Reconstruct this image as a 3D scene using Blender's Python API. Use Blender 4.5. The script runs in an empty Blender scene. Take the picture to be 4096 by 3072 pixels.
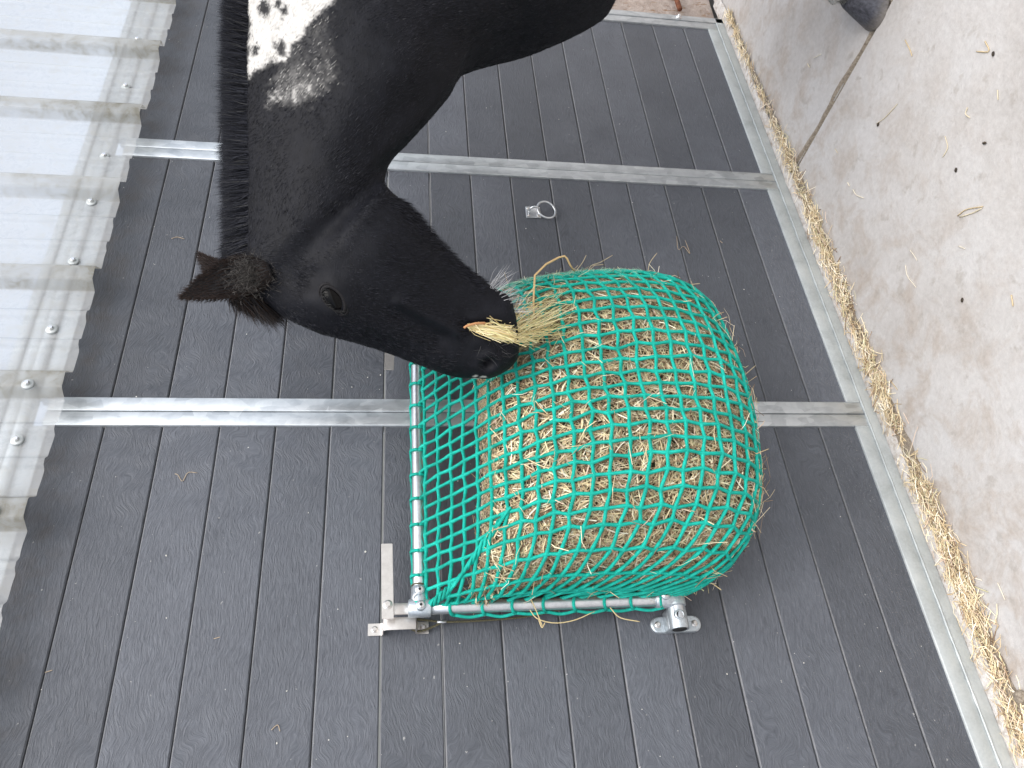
import bpy, bmesh, math, random
import numpy as np
from mathutils import Vector, Matrix, noise
random.seed(7); rng = np.random.default_rng(7)
S = bpy.context.scene; COL = S.collection
R_ = math.radians

# ------------------------------------------------------------------ camera, sky, sun, exposure
H = 1.375                       # eye height (m); the phone is held on its side, so the picture lies on its side
D = 1.70                        # distance of the eye from the board wall
F = 3060.0                      # focal length in photo pixels (4096 wide)
AX = np.array([[-0.07727764, -0.83658367, 0.54236144],   # world X, Y, Z in camera axes (right, down, forward)
               [-0.13560941, 0.54775240, 0.82557701],
               [-0.98774402, -0.00975067, -0.15577763]])
EYE = np.array([0.0, -D, H])
cam_d = bpy.data.cameras.new('camera'); cam = bpy.data.objects.new('camera', cam_d); COL.objects.link(cam)
M4 = Matrix.Identity(4)
for i in range(3):
    M4[i][0] = AX[i][0]; M4[i][1] = -AX[i][1]; M4[i][2] = -AX[i][2]; M4[i][3] = EYE[i]
cam.matrix_world = M4
cam_d.sensor_fit = 'HORIZONTAL'; cam_d.sensor_width = 36.0; cam_d.lens = 36.0 * F / 4096.0
cam_d.clip_start = 0.05; cam_d.clip_end = 3000
S.camera = cam

SUN_EL, SUN_AZ = 56.0, 188.0     # soft bright overcast; azimuth measured clockwise from +Y
world = bpy.data.worlds.new('World'); S.world = world; world.use_nodes = True
wn = world.node_tree; wn.nodes.clear()
sky = wn.nodes.new('ShaderNodeTexSky'); sky.sky_type = 'NISHITA'; sky.sun_disc = False
sky.sun_elevation = R_(SUN_EL); sky.sun_rotation = R_(SUN_AZ)
sky.air_density = 1.0; sky.dust_density = 2.5; sky.ozone_density = 1.0
hsv = wn.nodes.new('ShaderNodeHueSaturation'); hsv.inputs['Saturation'].default_value = 0.45
bg = wn.nodes.new('ShaderNodeBackground'); bg.inputs[1].default_value = 0.15
wo = wn.nodes.new('ShaderNodeOutputWorld')
wn.links.new(sky.outputs[0], hsv.inputs['Color']); wn.links.new(hsv.outputs[0], bg.inputs[0]); wn.links.new(bg.outputs[0], wo.inputs[0])
sun_d = bpy.data.lights.new('sun', 'SUN'); sun = bpy.data.objects.new('sun', sun_d); COL.objects.link(sun)
sun_d.energy = 1.3; sun_d.angle = R_(60); sun_d.color = (1.0, 0.97, 0.93)
_sd = Vector((math.sin(R_(SUN_AZ)) * math.cos(R_(SUN_EL)), math.cos(R_(SUN_AZ)) * math.cos(R_(SUN_EL)), math.sin(R_(SUN_EL))))
sun.rotation_euler = (-_sd).to_track_quat('-Z', 'Y').to_euler()
S.view_settings.view_transform = 'Standard'; S.view_settings.look = 'None'
S.view_settings.gamma = 1.0; S.view_settings.use_curve_mapping = False
S.view_settings.exposure = 0.75

# ------------------------------------------------------------------ helpers
CX, CY = 2048.0, 1536.0
def ray(px, py): return AX @ np.array([px - CX, py - CY, F])
def atY(px, py, Y):
    w = ray(px, py); return EYE + w * ((Y + D) / w[1])
def atZ(px, py, Z):
    w = ray(px, py); return EYE + w * ((Z - H) / w[2])
def onplane(px, py, P, n):
    w = ray(px, py); return EYE + w * (np.dot(n, P - EYE) / np.dot(n, w))
def project(P):
    q = (np.asarray(P) - EYE) @ AX
    return CX + F * q[..., 0] / q[..., 2], CY + F * q[..., 1] / q[..., 2]
def nrm(v): v = np.asarray(v, float); return v / (np.linalg.norm(v) + 1e-12)
def tag(o, label=None, cat=None, group=None, kind=None):
    if label: o['label'] = label
    if cat: o['category'] = cat
    if group: o['group'] = group
    if kind: o['kind'] = kind
    return o
def empty(name, loc, label, cat, group=None):
    o = bpy.data.objects.new(name, None); COL.objects.link(o); o.location = loc
    o.empty_display_size = 0.05
    return tag(o, label, cat, group)
def link(name, me, parent=None, loc=None):
    o = bpy.data.objects.new(name, me); COL.objects.link(o)
    if loc is not None: o.location = loc
    if parent is not None:
        o.parent = parent
        o.matrix_parent_inverse = Matrix.Translation(-Vector(parent_loc(parent)))
    return o
def parent_loc(p):
    v = Vector(p.location)
    return v if p.parent is None else v
def mesh_obj(name, V, Fc, mat, parent=None, smooth=True, uv=None, col=None):
    me = bpy.data.meshes.new(name)
    me.from_pydata([tuple(map(float, v)) for v in V] if not isinstance(V, list) else V, [], Fc if isinstance(Fc, list) else Fc.tolist())
    return fin(name, me, mat, parent, smooth)
def fin(name, me, mat, parent, smooth=True):
    me.materials.append(mat)
    if smooth:
        me.polygons.foreach_set('use_smooth', [True] * len(me.polygons))
    me.update()
    return link(name, me, parent)
class MB:
    """collects geometry for one mesh"""
    def __init__(s): s.V = []; s.F = []; s.n = 0; s.U = {}
    def add(s, V, Fc):
        V = np.asarray(V, float).reshape(-1, 3); s.V.append(V)
        for f in Fc: s.F.append(tuple(int(i) + s.n for i in f))
        s.n += len(V); return s
    def build(s, name, mat, parent=None, smooth=True, sharp=None):
        V = np.concatenate(s.V)
        me = bpy.data.meshes.new(name); me.from_pydata(V.tolist(), [], s.F)
        o = fin(name, me, mat, parent, smooth)
        if sharp: me.set_sharp_from_angle(angle=R_(sharp))
        return o
    def box(s, lo, hi, bev=0.0, seg=1):
        bm = bmesh.new(); bmesh.ops.create_cube(bm, size=1)
        lo = np.array(lo, float); hi = np.array(hi, float); c = (lo + hi) / 2; d = hi - lo
        for v in bm.verts: v.co = Vector((v.co.x * d[0] + c[0], v.co.y * d[1] + c[1], v.co.z * d[2] + c[2]))
        if bev: bmesh.ops.bevel(bm, geom=list(bm.edges), offset=bev, segments=seg, profile=0.5, affect='EDGES')
        return s.bm(bm)
    def bm(s, bm):
        bm.verts.index_update()
        s.add([tuple(v.co) for v in bm.verts], [[v.index for v in f.verts] for f in bm.faces]); bm.free(); return s
    def tube(s, P, r, n=8, closed=False, cap=True, flat=1.0):
        V, Fc = tube(P, r, n, closed, cap, flat); return s.add(V, Fc)
    def lathe(s, P, axis, prof, n=20, up=None):
        """prof: list of (distance along axis, radius)"""
        a = nrm(axis); u = nrm(np.cross(a, [0, 0, 1] if abs(a[2]) < .9 else [1, 0, 0])); v = np.cross(a, u)
        P = np.asarray(P, float); V = []; Fc = []
        for (d, r) in prof:
            for k in range(n):
                t = 2 * math.pi * k / n; V.append(P + a * d + r * (u * math.cos(t) + v * math.sin(t)))
        for i in range(len(prof) - 1):
            for k in range(n):
                Fc.append((i * n + k, i * n + (k + 1) % n, (i + 1) * n + (k + 1) % n, (i + 1) * n + k))
        Fc.append(tuple(range(n))[::-1]); Fc.append(tuple((len(prof) - 1) * n + k for k in range(n)))
        return s.add(V, Fc)
def tube(P, r, n=8, closed=False, cap=True, flat=1.0):
    P = np.asarray(P, float); m = len(P)
    r = np.full(m, r) if np.isscalar(r) else np.asarray(r, float)
    if closed: T = np.roll(P, -1, 0) - np.roll(P, 1, 0)
    else:
        T = np.empty_like(P); T[1:-1] = P[2:] - P[:-2]; T[0] = P[1] - P[0]; T[-1] = P[-1] - P[-2]
    T /= np.linalg.norm(T, axis=1)[:, None] + 1e-12
    a = T[0]; u = nrm(np.cross(a, [0, 0, 1] if abs(a[2]) < .9 else [1, 0, 0])); V = []
    ang = np.arange(n) * 2 * math.pi / n; ca, sa = np.cos(ang), np.sin(ang) * flat
    for i in range(m):
        u = u - T[i] * np.dot(u, T[i]); u /= np.linalg.norm(u) + 1e-12
        v = np.cross(T[i], u)
        V.append(P[i] + r[i] * (ca[:, None] * u + sa[:, None] * v))
    V = np.concatenate(V); Fc = []
    for i in range(m if closed else m - 1):
        j = (i + 1) % m
        for k in range(n):
            Fc.append((i * n + k, i * n + (k + 1) % n, j * n + (k + 1) % n, j * n + k))
    if cap and not closed:
        Fc.append(tuple(range(n))[::-1]); Fc.append(tuple((m - 1) * n + k for k in range(n)))
    return V, Fc
def crom(P, n):
    """Catmull-Rom through rows of P, n samples in all"""
    P = np.asarray(P, float); m = len(P); out = []
    Q = np.vstack([2 * P[0] - P[1], P, 2 * P[-1] - P[-2]])
    for t in np.linspace(0, m - 1, n):
        i = min(int(t), m - 2); f = t - i; a, b, c, d = Q[i], Q[i + 1], Q[i + 2], Q[i + 3]
        out.append(.5 * (2 * b + (c - a) * f + (2 * a - 5 * b + 4 * c - d) * f * f + (3 * b - a - 3 * c + d) * f ** 3))
    return np.array(out)

# ------------------------------------------------------------------ materials
def mat(name, base=(.5, .5, .5), rough=.5, metal=0., spec=.5):
    m = bpy.data.materials.new(name); m.use_nodes = True
    b = m.node_tree.nodes['Principled BSDF']
    b.inputs['Base Color'].default_value = (*base, 1); b.inputs['Roughness'].default_value = rough
    b.inputs['Metallic'].default_value = metal; b.inputs['Specular IOR Level'].default_value = spec
    return m, m.node_tree, b
def N(nt, t, **kw):
    n = nt.nodes.new(t)
    for k, v in kw.items():
        if k in n.inputs.keys(): n.inputs[k].default_value = v
        else: setattr(n, k, v)
    return n
def L(nt, a, b): nt.links.new(a, b)
def coords(nt, scale=(1, 1, 1), which='Object'):
    tc = N(nt, 'ShaderNodeTexCoord'); mp = N(nt, 'ShaderNodeMapping'); mp.inputs['Scale'].default_value = scale
    L(nt, tc.outputs[which], mp.inputs[0]); return mp.outputs[0]
def geo(nt): return N(nt, 'ShaderNodeNewGeometry').outputs['Position']
def noise_n(nt, vec, scale, detail=4., rough=.55, dist=0.):
    n = N(nt, 'ShaderNodeTexNoise'); n.inputs['Scale'].default_value = scale; n.inputs['Detail'].default_value = detail
    n.inputs['Roughness'].default_value = rough; n.inputs['Distortion'].default_value = dist
    if vec is not None: L(nt, vec, n.inputs['Vector'])
    return n.outputs[0]
def ramp(nt, fac, stops, interp='LINEAR'):
    r = N(nt, 'ShaderNodeValToRGB'); r.color_ramp.interpolation = interp
    e = r.color_ramp.elements
    while len(e) < len(stops): e.new(.5)
    for x, (p, c) in zip(e, stops):
        x.position = p; x.color = (*c, 1) if len(c) == 3 else c
    L(nt, fac, r.inputs[0]); return r.outputs[0]
def g3(v): return (v, v, v)
def mixc(nt, fac, a, b, mode='MIX'):
    m = N(nt, 'ShaderNodeMix', data_type='RGBA', blend_type=mode)
    for i, x in ((0, fac), (6, a), (7, b)):
        if hasattr(x, 'links') or isinstance(x, bpy.types.NodeSocket): L(nt, x, m.inputs[i])
        else: m.inputs[i].default_value = (*x, 1) if isinstance(x, tuple) else x
    return m.outputs[2]
def math_n(nt, op, a, b=None):
    m = N(nt, 'ShaderNodeMath', operation=op)
    for i, x in enumerate((a, b)):
        if x is None: continue
        if isinstance(x, bpy.types.NodeSocket): L(nt, x, m.inputs[i])
        else: m.inputs[i].default_value = x
    return m.outputs[0]
def bump(nt, bsdf, h, strength=.3, dist=.002, prev=None):
    b = N(nt, 'ShaderNodeBump'); b.inputs['Strength'].default_value = strength; b.inputs['Distance'].default_value = dist
    L(nt, h, b.inputs['Height'])
    if prev is not None: L(nt, prev, b.inputs['Normal'])
    if bsdf is not None: L(nt, b.outputs[0], bsdf.inputs['Normal'])
    return b.outputs[0]
def colattr(nt, name='tint'):
    a = N(nt, 'ShaderNodeAttribute', attribute_name=name); return a

def make_mats():
    G = {}
    # recycled plastic board: charcoal with fine embossed grain
    m, nt, b = mat('plastic_board', (.05, .053, .06), .46, 0, .45)
    oi = N(nt, 'ShaderNodeObjectInfo')
    tc = N(nt, 'ShaderNodeTexCoord')
    off = N(nt, 'ShaderNodeVectorMath', operation='MULTIPLY_ADD')
    rv = N(nt, 'ShaderNodeCombineXYZ'); L(nt, oi.outputs['Random'], rv.inputs[0]); L(nt, oi.outputs['Random'], rv.inputs[2])
    L(nt, rv.outputs[0], off.inputs[0]); off.inputs[1].default_value = (37, 0, 53); L(nt, tc.outputs['Object'], off.inputs[2])
    sw = noise_n(nt, off.outputs[0], 7, 2, .5)
    vr = N(nt, 'ShaderNodeVectorRotate', rotation_type='Y_AXIS'); L(nt, tc.outputs['Object'], vr.inputs['Vector'])
    L(nt, math_n(nt, 'MULTIPLY', math_n(nt, 'SUBTRACT', sw, .5), .55), vr.inputs['Angle'])
    off2 = N(nt, 'ShaderNodeVectorMath', operation='MULTIPLY_ADD'); L(nt, rv.outputs[0], off2.inputs[0]); off2.inputs[1].default_value = (37, 0, 53); L(nt, vr.outputs[0], off2.inputs[2])
    mp = N(nt, 'ShaderNodeMapping'); mp.inputs['Scale'].default_value = (40, 120, 230); L(nt, off2.outputs[0], mp.inputs[0])
    gr = noise_n(nt, mp.outputs[0], 1, 4, .65, .7)
    n2 = noise_n(nt, off.outputs[0], 45, 4, .6, .6)
    bump(nt, b, gr, .8, .0030, bump(nt, None, n2, .15, .002))
    big = noise_n(nt, off.outputs[0], 6, 4, .6)
    c = ramp(nt, math_n(nt, 'ADD', math_n(nt, 'MULTIPLY', gr, .8), math_n(nt, 'MULTIPLY', big, .35)), [(.30, (.050, .055, .066)), (.80, (.126, .135, .156))])
    rnd = N(nt, 'ShaderNodeMapRange'); L(nt, oi.outputs['Random'], rnd.inputs[0]); rnd.inputs[3].default_value = .80; rnd.inputs[4].default_value = 1.2
    mm = N(nt, 'ShaderNodeVectorMath', operation='SCALE'); L(nt, c, mm.inputs[0]); L(nt, rnd.outputs[0], mm.inputs['Scale'])
    # dry dust: specks everywhere, thicker low down by the rail; brown dirt stain near the sheet, painting in part of its shadow
    pos = geo(nt); sx = N(nt, 'ShaderNodeSeparateXYZ'); L(nt, pos, sx.inputs[0])
    low = N(nt, 'ShaderNodeMapRange'); L(nt, sx.outputs[2], low.inputs[0])
    low.inputs[1].default_value = .55; low.inputs[2].default_value = .05; low.inputs[3].default_value = 0; low.inputs[4].default_value = 1
    fine = noise_n(nt, pos, 260, 3, .6)
    patch = noise_n(nt, pos, 9, 4, .6)
    sp = ramp(nt, fine, [(.60, g3(0)), (.70, g3(1))])
    dm = math_n(nt, 'MULTIPLY', math_n(nt, 'MULTIPLY', sp, low.outputs[0]), math_n(nt, 'MULTIPLY', patch, .9))
    c2 = mixc(nt, dm, mm.outputs[0], (.33, .31, .28))
    spk = ramp(nt, noise_n(nt, pos, 95, 2, .4), [(.765, g3(0)), (.785, g3(1))])
    c2 = mixc(nt, math_n(nt, 'MULTIPLY', spk, .6), c2, (.45, .44, .42))
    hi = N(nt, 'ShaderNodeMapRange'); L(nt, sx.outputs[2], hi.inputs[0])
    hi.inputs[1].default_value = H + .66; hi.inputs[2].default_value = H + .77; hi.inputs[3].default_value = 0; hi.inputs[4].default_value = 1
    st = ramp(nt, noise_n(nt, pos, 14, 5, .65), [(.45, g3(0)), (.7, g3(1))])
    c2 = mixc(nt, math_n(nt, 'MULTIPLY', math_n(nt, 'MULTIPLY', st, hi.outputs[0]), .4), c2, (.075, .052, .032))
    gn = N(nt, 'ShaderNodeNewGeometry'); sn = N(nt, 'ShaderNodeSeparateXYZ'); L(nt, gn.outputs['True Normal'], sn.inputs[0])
    led = ramp(nt, sn.outputs[2], [(.3, g3(0)), (.6, g3(.32))])  # dusty pale tint on up-facing bevels, also painting in the light they catch
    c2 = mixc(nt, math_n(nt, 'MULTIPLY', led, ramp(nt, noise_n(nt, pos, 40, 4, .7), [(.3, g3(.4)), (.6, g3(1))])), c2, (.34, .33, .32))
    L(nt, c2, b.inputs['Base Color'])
    L(nt, ramp(nt, gr, [(.3, g3(.38)), (.7, g3(.56))]), b.inputs['Roughness'])
    G['board'] = m
    # galvanised steel with spangle
    m, nt, b = mat('galvanised_steel', (.55, .57, .58), .42, .75)
    pos = geo(nt); mp = N(nt, 'ShaderNodeMapping'); mp.inputs['Scale'].default_value = (60, 40, 26); mp.inputs['Rotation'].default_value = (0, .5, 0)
    L(nt, pos, mp.inputs[0])
    vo = N(nt, 'ShaderNodeTexVoronoi'); vo.inputs['Scale'].default_value = 1.; L(nt, mp.outputs[0], vo.inputs['Vector'])
    n1 = noise_n(nt, pos, 18, 5, .65, .5)
    f = math_n(nt, 'ADD', math_n(nt, 'MULTIPLY', vo.outputs['Color'], .35), math_n(nt, 'MULTIPLY', n1, .65))
    L(nt, ramp(nt, f, [(.25, (.40, .43, .45)), (.5, (.55, .58, .60)), (.8, (.70, .73, .74))]), b.inputs['Base Color'])
    L(nt, ramp(nt, f, [(.2, g3(.34)), (.8, g3(.52))]), b.inputs['Roughness'])
    bump(nt, b, noise_n(nt, pos, 90, 4, .6), .12, .001)
    G['galv'] = m
    m, nt, b = mat('galvanised_flat', (.47, .50, .50), .55, .35)
    pos = geo(nt); n1 = noise_n(nt, pos, 12, 6, .65, .4); n2 = noise_n(nt, pos, 160, 3, .6)
    L(nt, ramp(nt, math_n(nt, 'ADD', math_n(nt, 'MULTIPLY', n1, .75), math_n(nt, 'MULTIPLY', n2, .25)), [(.3, (.36, .38, .38)), (.5, (.48, .51, .51)), (.75, (.60, .62, .61))]), b.inputs['Base Color'])
    bump(nt, b, n2, .15, .001)
    G['galv2'] = m
    m, nt, b = mat('zinc_tube', (.72, .74, .75), .3, .95)
    pos = geo(nt); n1 = noise_n(nt, pos, 35, 6, .7, .3)
    L(nt, ramp(nt, n1, [(.3, (.50, .53, .55)), (.55, (.70, .72, .74)), (.8, (.80, .81, .82))]), b.inputs['Base Color'])
    L(nt, ramp(nt, n1, [(.3, g3(.45)), (.7, g3(.28))]), b.inputs['Roughness'])
    bump(nt, b, noise_n(nt, pos, 130, 4, .6), .12, .001)
    G['zinc'] = m
    m, nt, b = mat('cast_zinc', (.50, .54, .57), .42, .8)
    pos = geo(nt); n1 = noise_n(nt, pos, 160, 4, .65)
    L(nt, ramp(nt, n1, [(.3, (.40, .44, .47)), (.75, (.60, .64, .67))]), b.inputs['Base Color']); bump(nt, b, n1, .2, .001)
    G['cast'] = m
    m, nt, b = mat('brushed_stainless', (.70, .67, .64), .38, .9)
    v = coords(nt, (14, 400, 400), 'Generated'); n1 = noise_n(nt, geo(nt), 60, 5, .7)
    L(nt, ramp(nt, n1, [(.3, (.60, .57, .54)), (.75, (.76, .73, .70))]), b.inputs['Base Color'])
    L(nt, ramp(nt, n1, [(.3, g3(.48)), (.75, g3(.32))]), b.inputs['Roughness']); bump(nt, b, n1, .08, .0006)
    G['inox'] = m
    m, nt, b = mat('polished_steel', (.72, .72, .72), .2, 1.); G['chrome'] = m
    bump(nt, b, noise_n(nt, geo(nt), 120, 3), .08, .0006)
    m, nt, b = mat('black_socket', (.01, .01, .01), .6); G['black'] = m
    m, nt, b = mat('rust', (.18, .06, .03), .85)
    L(nt, ramp(nt, noise_n(nt, geo(nt), 60, 5, .7), [(.3, (.10, .035, .02)), (.7, (.28, .10, .045))]), b.inputs['Base Color']); G['rust'] = m
    m, nt, b = mat('white_nylon', (.8, .82, .82), .4); G['nylon'] = m
    bump(nt, b, noise_n(nt, geo(nt), 300, 2), .1, .0005)
    # braided green cord (uv: u along in metres, v around)
    m, nt, b = mat('green_braid', (.0, .36, .25), .62, 0, .35)
    pos = geo(nt)
    uvn = N(nt, 'ShaderNodeUVMap', uv_map='cord'); su = N(nt, 'ShaderNodeSeparateXYZ'); L(nt, uvn.outputs[0], su.inputs[0])
    def wave(sgn):
        x = math_n(nt, 'ADD', math_n(nt, 'MULTIPLY', su.outputs[0], 1500.), math_n(nt, 'MULTIPLY', su.outputs[1], 6.2832 * 3 * sgn))
        return math_n(nt, 'SINE', x)
    h = math_n(nt, 'MULTIPLY', wave(1), wave(-1))
    bump(nt, b, math_n(nt, 'ADD', h, math_n(nt, 'MULTIPLY', noise_n(nt, pos, 700, 2), .8)), .55, .0008)
    f = math_n(nt, 'ADD', math_n(nt, 'MULTIPLY', noise_n(nt, pos, 30, 5, .65), .7), math_n(nt, 'MULTIPLY', h, .10))
    L(nt, ramp(nt, f, [(.2, (.0, .25, .185)), (.42, (.003, .47, .365)), (.62, (.03, .62, .49))]), b.inputs['Base Color'])
    G['net'] = m
    m, nt, b = mat('pale_fray', (.42, .66, .50), .8); G['fray'] = m
    L(nt, ramp(nt, noise_n(nt, geo(nt), 200, 2), [(.3, (.28, .58, .42)), (.7, (.6, .72, .55))]), b.inputs['Base Color'])
    m, nt, b = mat('olive_cord', (.06, .055, .03), .8)
    ck = noise_n(nt, geo(nt), 900, 1); L(nt, ramp(nt, ck, [(.45, (.03, .028, .018)), (.62, (.16, .14, .07))]), b.inputs['Base Color']); bump(nt, b, ck, .5, .001)
    G['cord'] = m
    # hay: tint comes from each stalk
    m, nt, b = mat('hay', (.5, .4, .2), .65, 0, .25)
    a = colattr(nt); L(nt, mixc(nt, noise_n(nt, geo(nt), 180, 3, .6), a.outputs[0], (.30, .22, .10)) if False else a.outputs[0], b.inputs['Base Color'])
    bump(nt, b, noise_n(nt, geo(nt), 600, 2), .3, .0008)
    G['hay'] = m
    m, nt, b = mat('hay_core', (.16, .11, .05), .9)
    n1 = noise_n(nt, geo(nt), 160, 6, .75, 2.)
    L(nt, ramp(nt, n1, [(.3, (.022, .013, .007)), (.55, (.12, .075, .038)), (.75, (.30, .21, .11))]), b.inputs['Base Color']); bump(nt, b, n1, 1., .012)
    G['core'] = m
    # horse
    m, nt, b = mat('horse_coat', (.01, .01, .012), .55, 0, .14)
    a = colattr(nt); n1 = noise_n(nt, geo(nt), 30, 5, .7)
    dark = ramp(nt, n1, [(.3, (.0040, .0042, .006)), (.7, (.009, .0095, .013))])
    L(nt, mixc(nt, a.outputs['Fac'], dark, (.62, .60, .565)), b.inputs['Base Color'])
    mp = N(nt, 'ShaderNodeMapping'); mp.inputs['Scale'].default_value = (120, 120, 420); mp.inputs['Rotation'].default_value = (.3, .5, .2); L(nt, geo(nt), mp.inputs[0])
    bump(nt, b, noise_n(nt, mp.outputs[0], 1, 3, .6), .35, .002)
    G['coat'] = m
    m, nt, b = mat('horse_hair', (.01, .01, .012), .42, 0, .20)
    a = colattr(nt); L(nt, a.outputs[0], b.inputs['Base Color']); L(nt, ramp(nt, noise_n(nt, geo(nt), 80, 2), [(.3, g3(.45)), (.7, g3(.62))]), b.inputs['Roughness'])
    G['hair'] = m
    m, nt, b = mat('eyeball', (.006, .005, .005), .12, 0, .14)
    L(nt, ramp(nt, noise_n(nt, geo(nt), 60, 2), [(.4, (.002, .002, .002)), (.7, (.005, .004, .004))]), b.inputs['Base Color']); G['eye'] = m
    m, nt, b = mat('horse_skin', (.010, .009, .010), .55, 0, .2); bump(nt, b, noise_n(nt, geo(nt), 220, 4, .7), .5, .002); G['skin'] = m
    m, nt, b = mat('hoof_horn', (.06, .06, .07), .5)
    mp = N(nt, 'ShaderNodeMapping'); mp.inputs['Scale'].default_value = (160, 160, 8); L(nt, geo(nt), mp.inputs[0])
    n1 = noise_n(nt, mp.outputs[0], 1, 4, .6); sx = N(nt, 'ShaderNodeSeparateXYZ'); L(nt, geo(nt), sx.inputs[0])
    dust = N(nt, 'ShaderNodeMapRange'); L(nt, sx.outputs[2], dust.inputs[0]); dust.inputs[1].default_value = .03; dust.inputs[2].default_value = .0; dust.inputs[4].default_value = .8
    c = ramp(nt, n1, [(.3, (.025, .025, .03)), (.7, (.10, .10, .12))])
    L(nt, mixc(nt, math_n(nt, 'MULTIPLY', dust.outputs[0], noise_n(nt, geo(nt), 70, 3)), c, (.36, .31, .25)), b.inputs['Base Color']); bump(nt, b, n1, .3, .002); G['hoof'] = m
    # concrete
    m, nt, b = mat('concrete', (.5, .48, .45), .75, 0, .3)
    pos = geo(nt)
    n1 = noise_n(nt, pos, 3.2, 7, .62, .3); n2 = noise_n(nt, pos, 60, 5, .7); n3 = noise_n(nt, pos, 9, 6, .68, .5)
    c = ramp(nt, n1, [(.3, (.43, .40, .375)), (.5, (.53, .505, .485)), (.72, (.60, .59, .585))])
    sx = N(nt, 'ShaderNodeSeparateXYZ'); L(nt, pos, sx.inputs[0])
    near = N(nt, 'ShaderNodeMapRange'); L(nt, sx.outputs[1], near.inputs[0]); near.inputs[1].default_value = -.75; near.inputs[2].default_value = -.06; near.inputs[3].default_value = .12; near.inputs[4].default_value = .85
    stain = ramp(nt, n3, [(.47, g3(0)), (.64, g3(1))])
    c = mixc(nt, math_n(nt, 'MULTIPLY', stain, near.outputs[0]), c, (.36, .275, .205))
    st2 = ramp(nt, noise_n(nt, pos, 17, 4, .6, .2), [(.60, g3(0)), (.68, g3(1))])
    c = mixc(nt, math_n(nt, 'MULTIPLY', st2, .6), c, (.33, .29, .25))
    c = mixc(nt, .35, c, ramp(nt, n2, [(.3, (.36, .34, .32)), (.7, (.62, .60, .58))]))
    L(nt, c, b.inputs['Base Color']); bump(nt, b, n2, .35, .004, bump(nt, None, n3, .3, .01)); G['conc'] = m
    m, nt, b = mat('dirt', (.28, .22, .16), .95)
    n1 = noise_n(nt, geo(nt), 120, 6, .75); L(nt, ramp(nt, n1, [(.3, (.17, .13, .095)), (.7, (.50, .43, .34))]), b.inputs['Base Color']); bump(nt, b, n1, 1., .006); G['dirt'] = m
    m, nt, b = mat('mortar', (.6, .57, .54), .85)
    n1 = noise_n(nt, geo(nt), 50, 6, .7); L(nt, ramp(nt, n1, [(.35, (.38, .33, .28)), (.5, (.56, .53, .50)), (.7, (.66, .64, .62))]), b.inputs['Base Color']); bump(nt, b, n1, .8, .008); G['mortar'] = m
    m, nt, b = mat('rendered_block', (.5, .42, .36), .9)
    n1 = noise_n(nt, geo(nt), 30, 7, .75); mp = N(nt, 'ShaderNodeMapping'); mp.inputs['Scale'].default_value = (50, 50, 14); L(nt, geo(nt), mp.inputs[0])
    n2 = noise_n(nt, mp.outputs[0], 1, 4, .7)
    c = ramp(nt, n1, [(.3, (.36, .27, .22)), (.6, (.54, .46, .41)), (.8, (.62, .56, .52))])
    L(nt, mixc(nt, ramp(nt, n2, [(.58, g3(0)), (.66, g3(1))]), c, (.30, .17, .08)), b.inputs['Base Color']); bump(nt, b, n1, .9, .02); G['block'] = m
    # clear ribbed polycarbonate, weathered
    m = bpy.data.materials.new('clear_polycarbonate'); m.use_nodes = True; nt = m.node_tree
    b = nt.nodes['Principled BSDF']; out = nt.nodes['Material Output']
    b.inputs['Base Color'].default_value = (.78, .78, .76, 1); b.inputs['Roughness'].default_value = .12; b.inputs['Specular IOR Level'].default_value = .6
    pos = geo(nt); dn = noise_n(nt, pos, 24, 6, .72, .6)
    sx = N(nt, 'ShaderNodeSeparateXYZ'); L(nt, pos, sx.inputs[0])
    tr = N(nt, 'ShaderNodeBsdfTransparent'); tr.inputs[0].default_value = (.93, .95, .96, 1)
    tl = N(nt, 'ShaderNodeBsdfTranslucent'); tl.inputs[0].default_value = (.85, .86, .85, 1)
    mx = N(nt, 'ShaderNodeMixShader'); mx.inputs[0].default_value = .42; L(nt, b.outputs[0], mx.inputs[1]); L(nt, tl.outputs[0], mx.inputs[2])
    mx2 = N(nt, 'ShaderNodeMixShader'); L(nt, tr.outputs[0], mx2.inputs[1]); L(nt, mx.outputs[0], mx2.inputs[2])
    ga = colattr(nt); grm = math_n(nt, 'MULTIPLY', ga.outputs['Fac'], ramp(nt, dn, [(.3, g3(.35)), (.65, g3(1))]))
    L(nt, math_n(nt, 'ADD', ramp(nt, dn, [(.3, g3(.42)), (.6, g3(.55)), (.8, g3(.70))]), math_n(nt, 'MULTIPLY', grm, .45)), mx2.inputs[0])
    cc = mixc(nt, grm, ramp(nt, dn, [(.5, (.86, .87, .87)), (.75, (.66, .64, .58))]), (.26, .24, .18)); L(nt, cc, b.inputs['Base Color']); L(nt, mixc(nt, .25, cc, (.9, .9, .9)), tl.inputs[0])
    L(nt, ramp(nt, noise_n(nt, pos, 60, 3), [(.3, g3(.03)), (.7, g3(.12))]), b.inputs['Roughness'])
    b.inputs['Specular IOR Level'].default_value = 1.0
    L(nt, mx2.outputs[0], out.inputs[0]); G['clear'] = m
    m, nt, b = mat('white_speck', (.75, .74, .70), .8); L(nt, ramp(nt, noise_n(nt, geo(nt), 90, 2), [(.3, (.5, .48, .42)), (.7, (.85, .84, .82))]), b.inputs['Base Color']); G['speck'] = m
    m, nt, b = mat('seed_husk', (.03, .022, .015), .8); L(nt, ramp(nt, noise_n(nt, geo(nt), 200, 3), [(.3, (.012, .010, .008)), (.7, (.07, .05, .03))]), b.inputs['Base Color']); G['husk'] = m
    m, nt, b = mat('yard_ground', (.30, .29, .27), .9); n1 = noise_n(nt, geo(nt), 2, 6, .7); L(nt, ramp(nt, n1, [(.3, (.24, .23, .21)), (.7, (.38, .37, .35))]), b.inputs['Base Color']); G['yard'] = m
    return G
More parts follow.
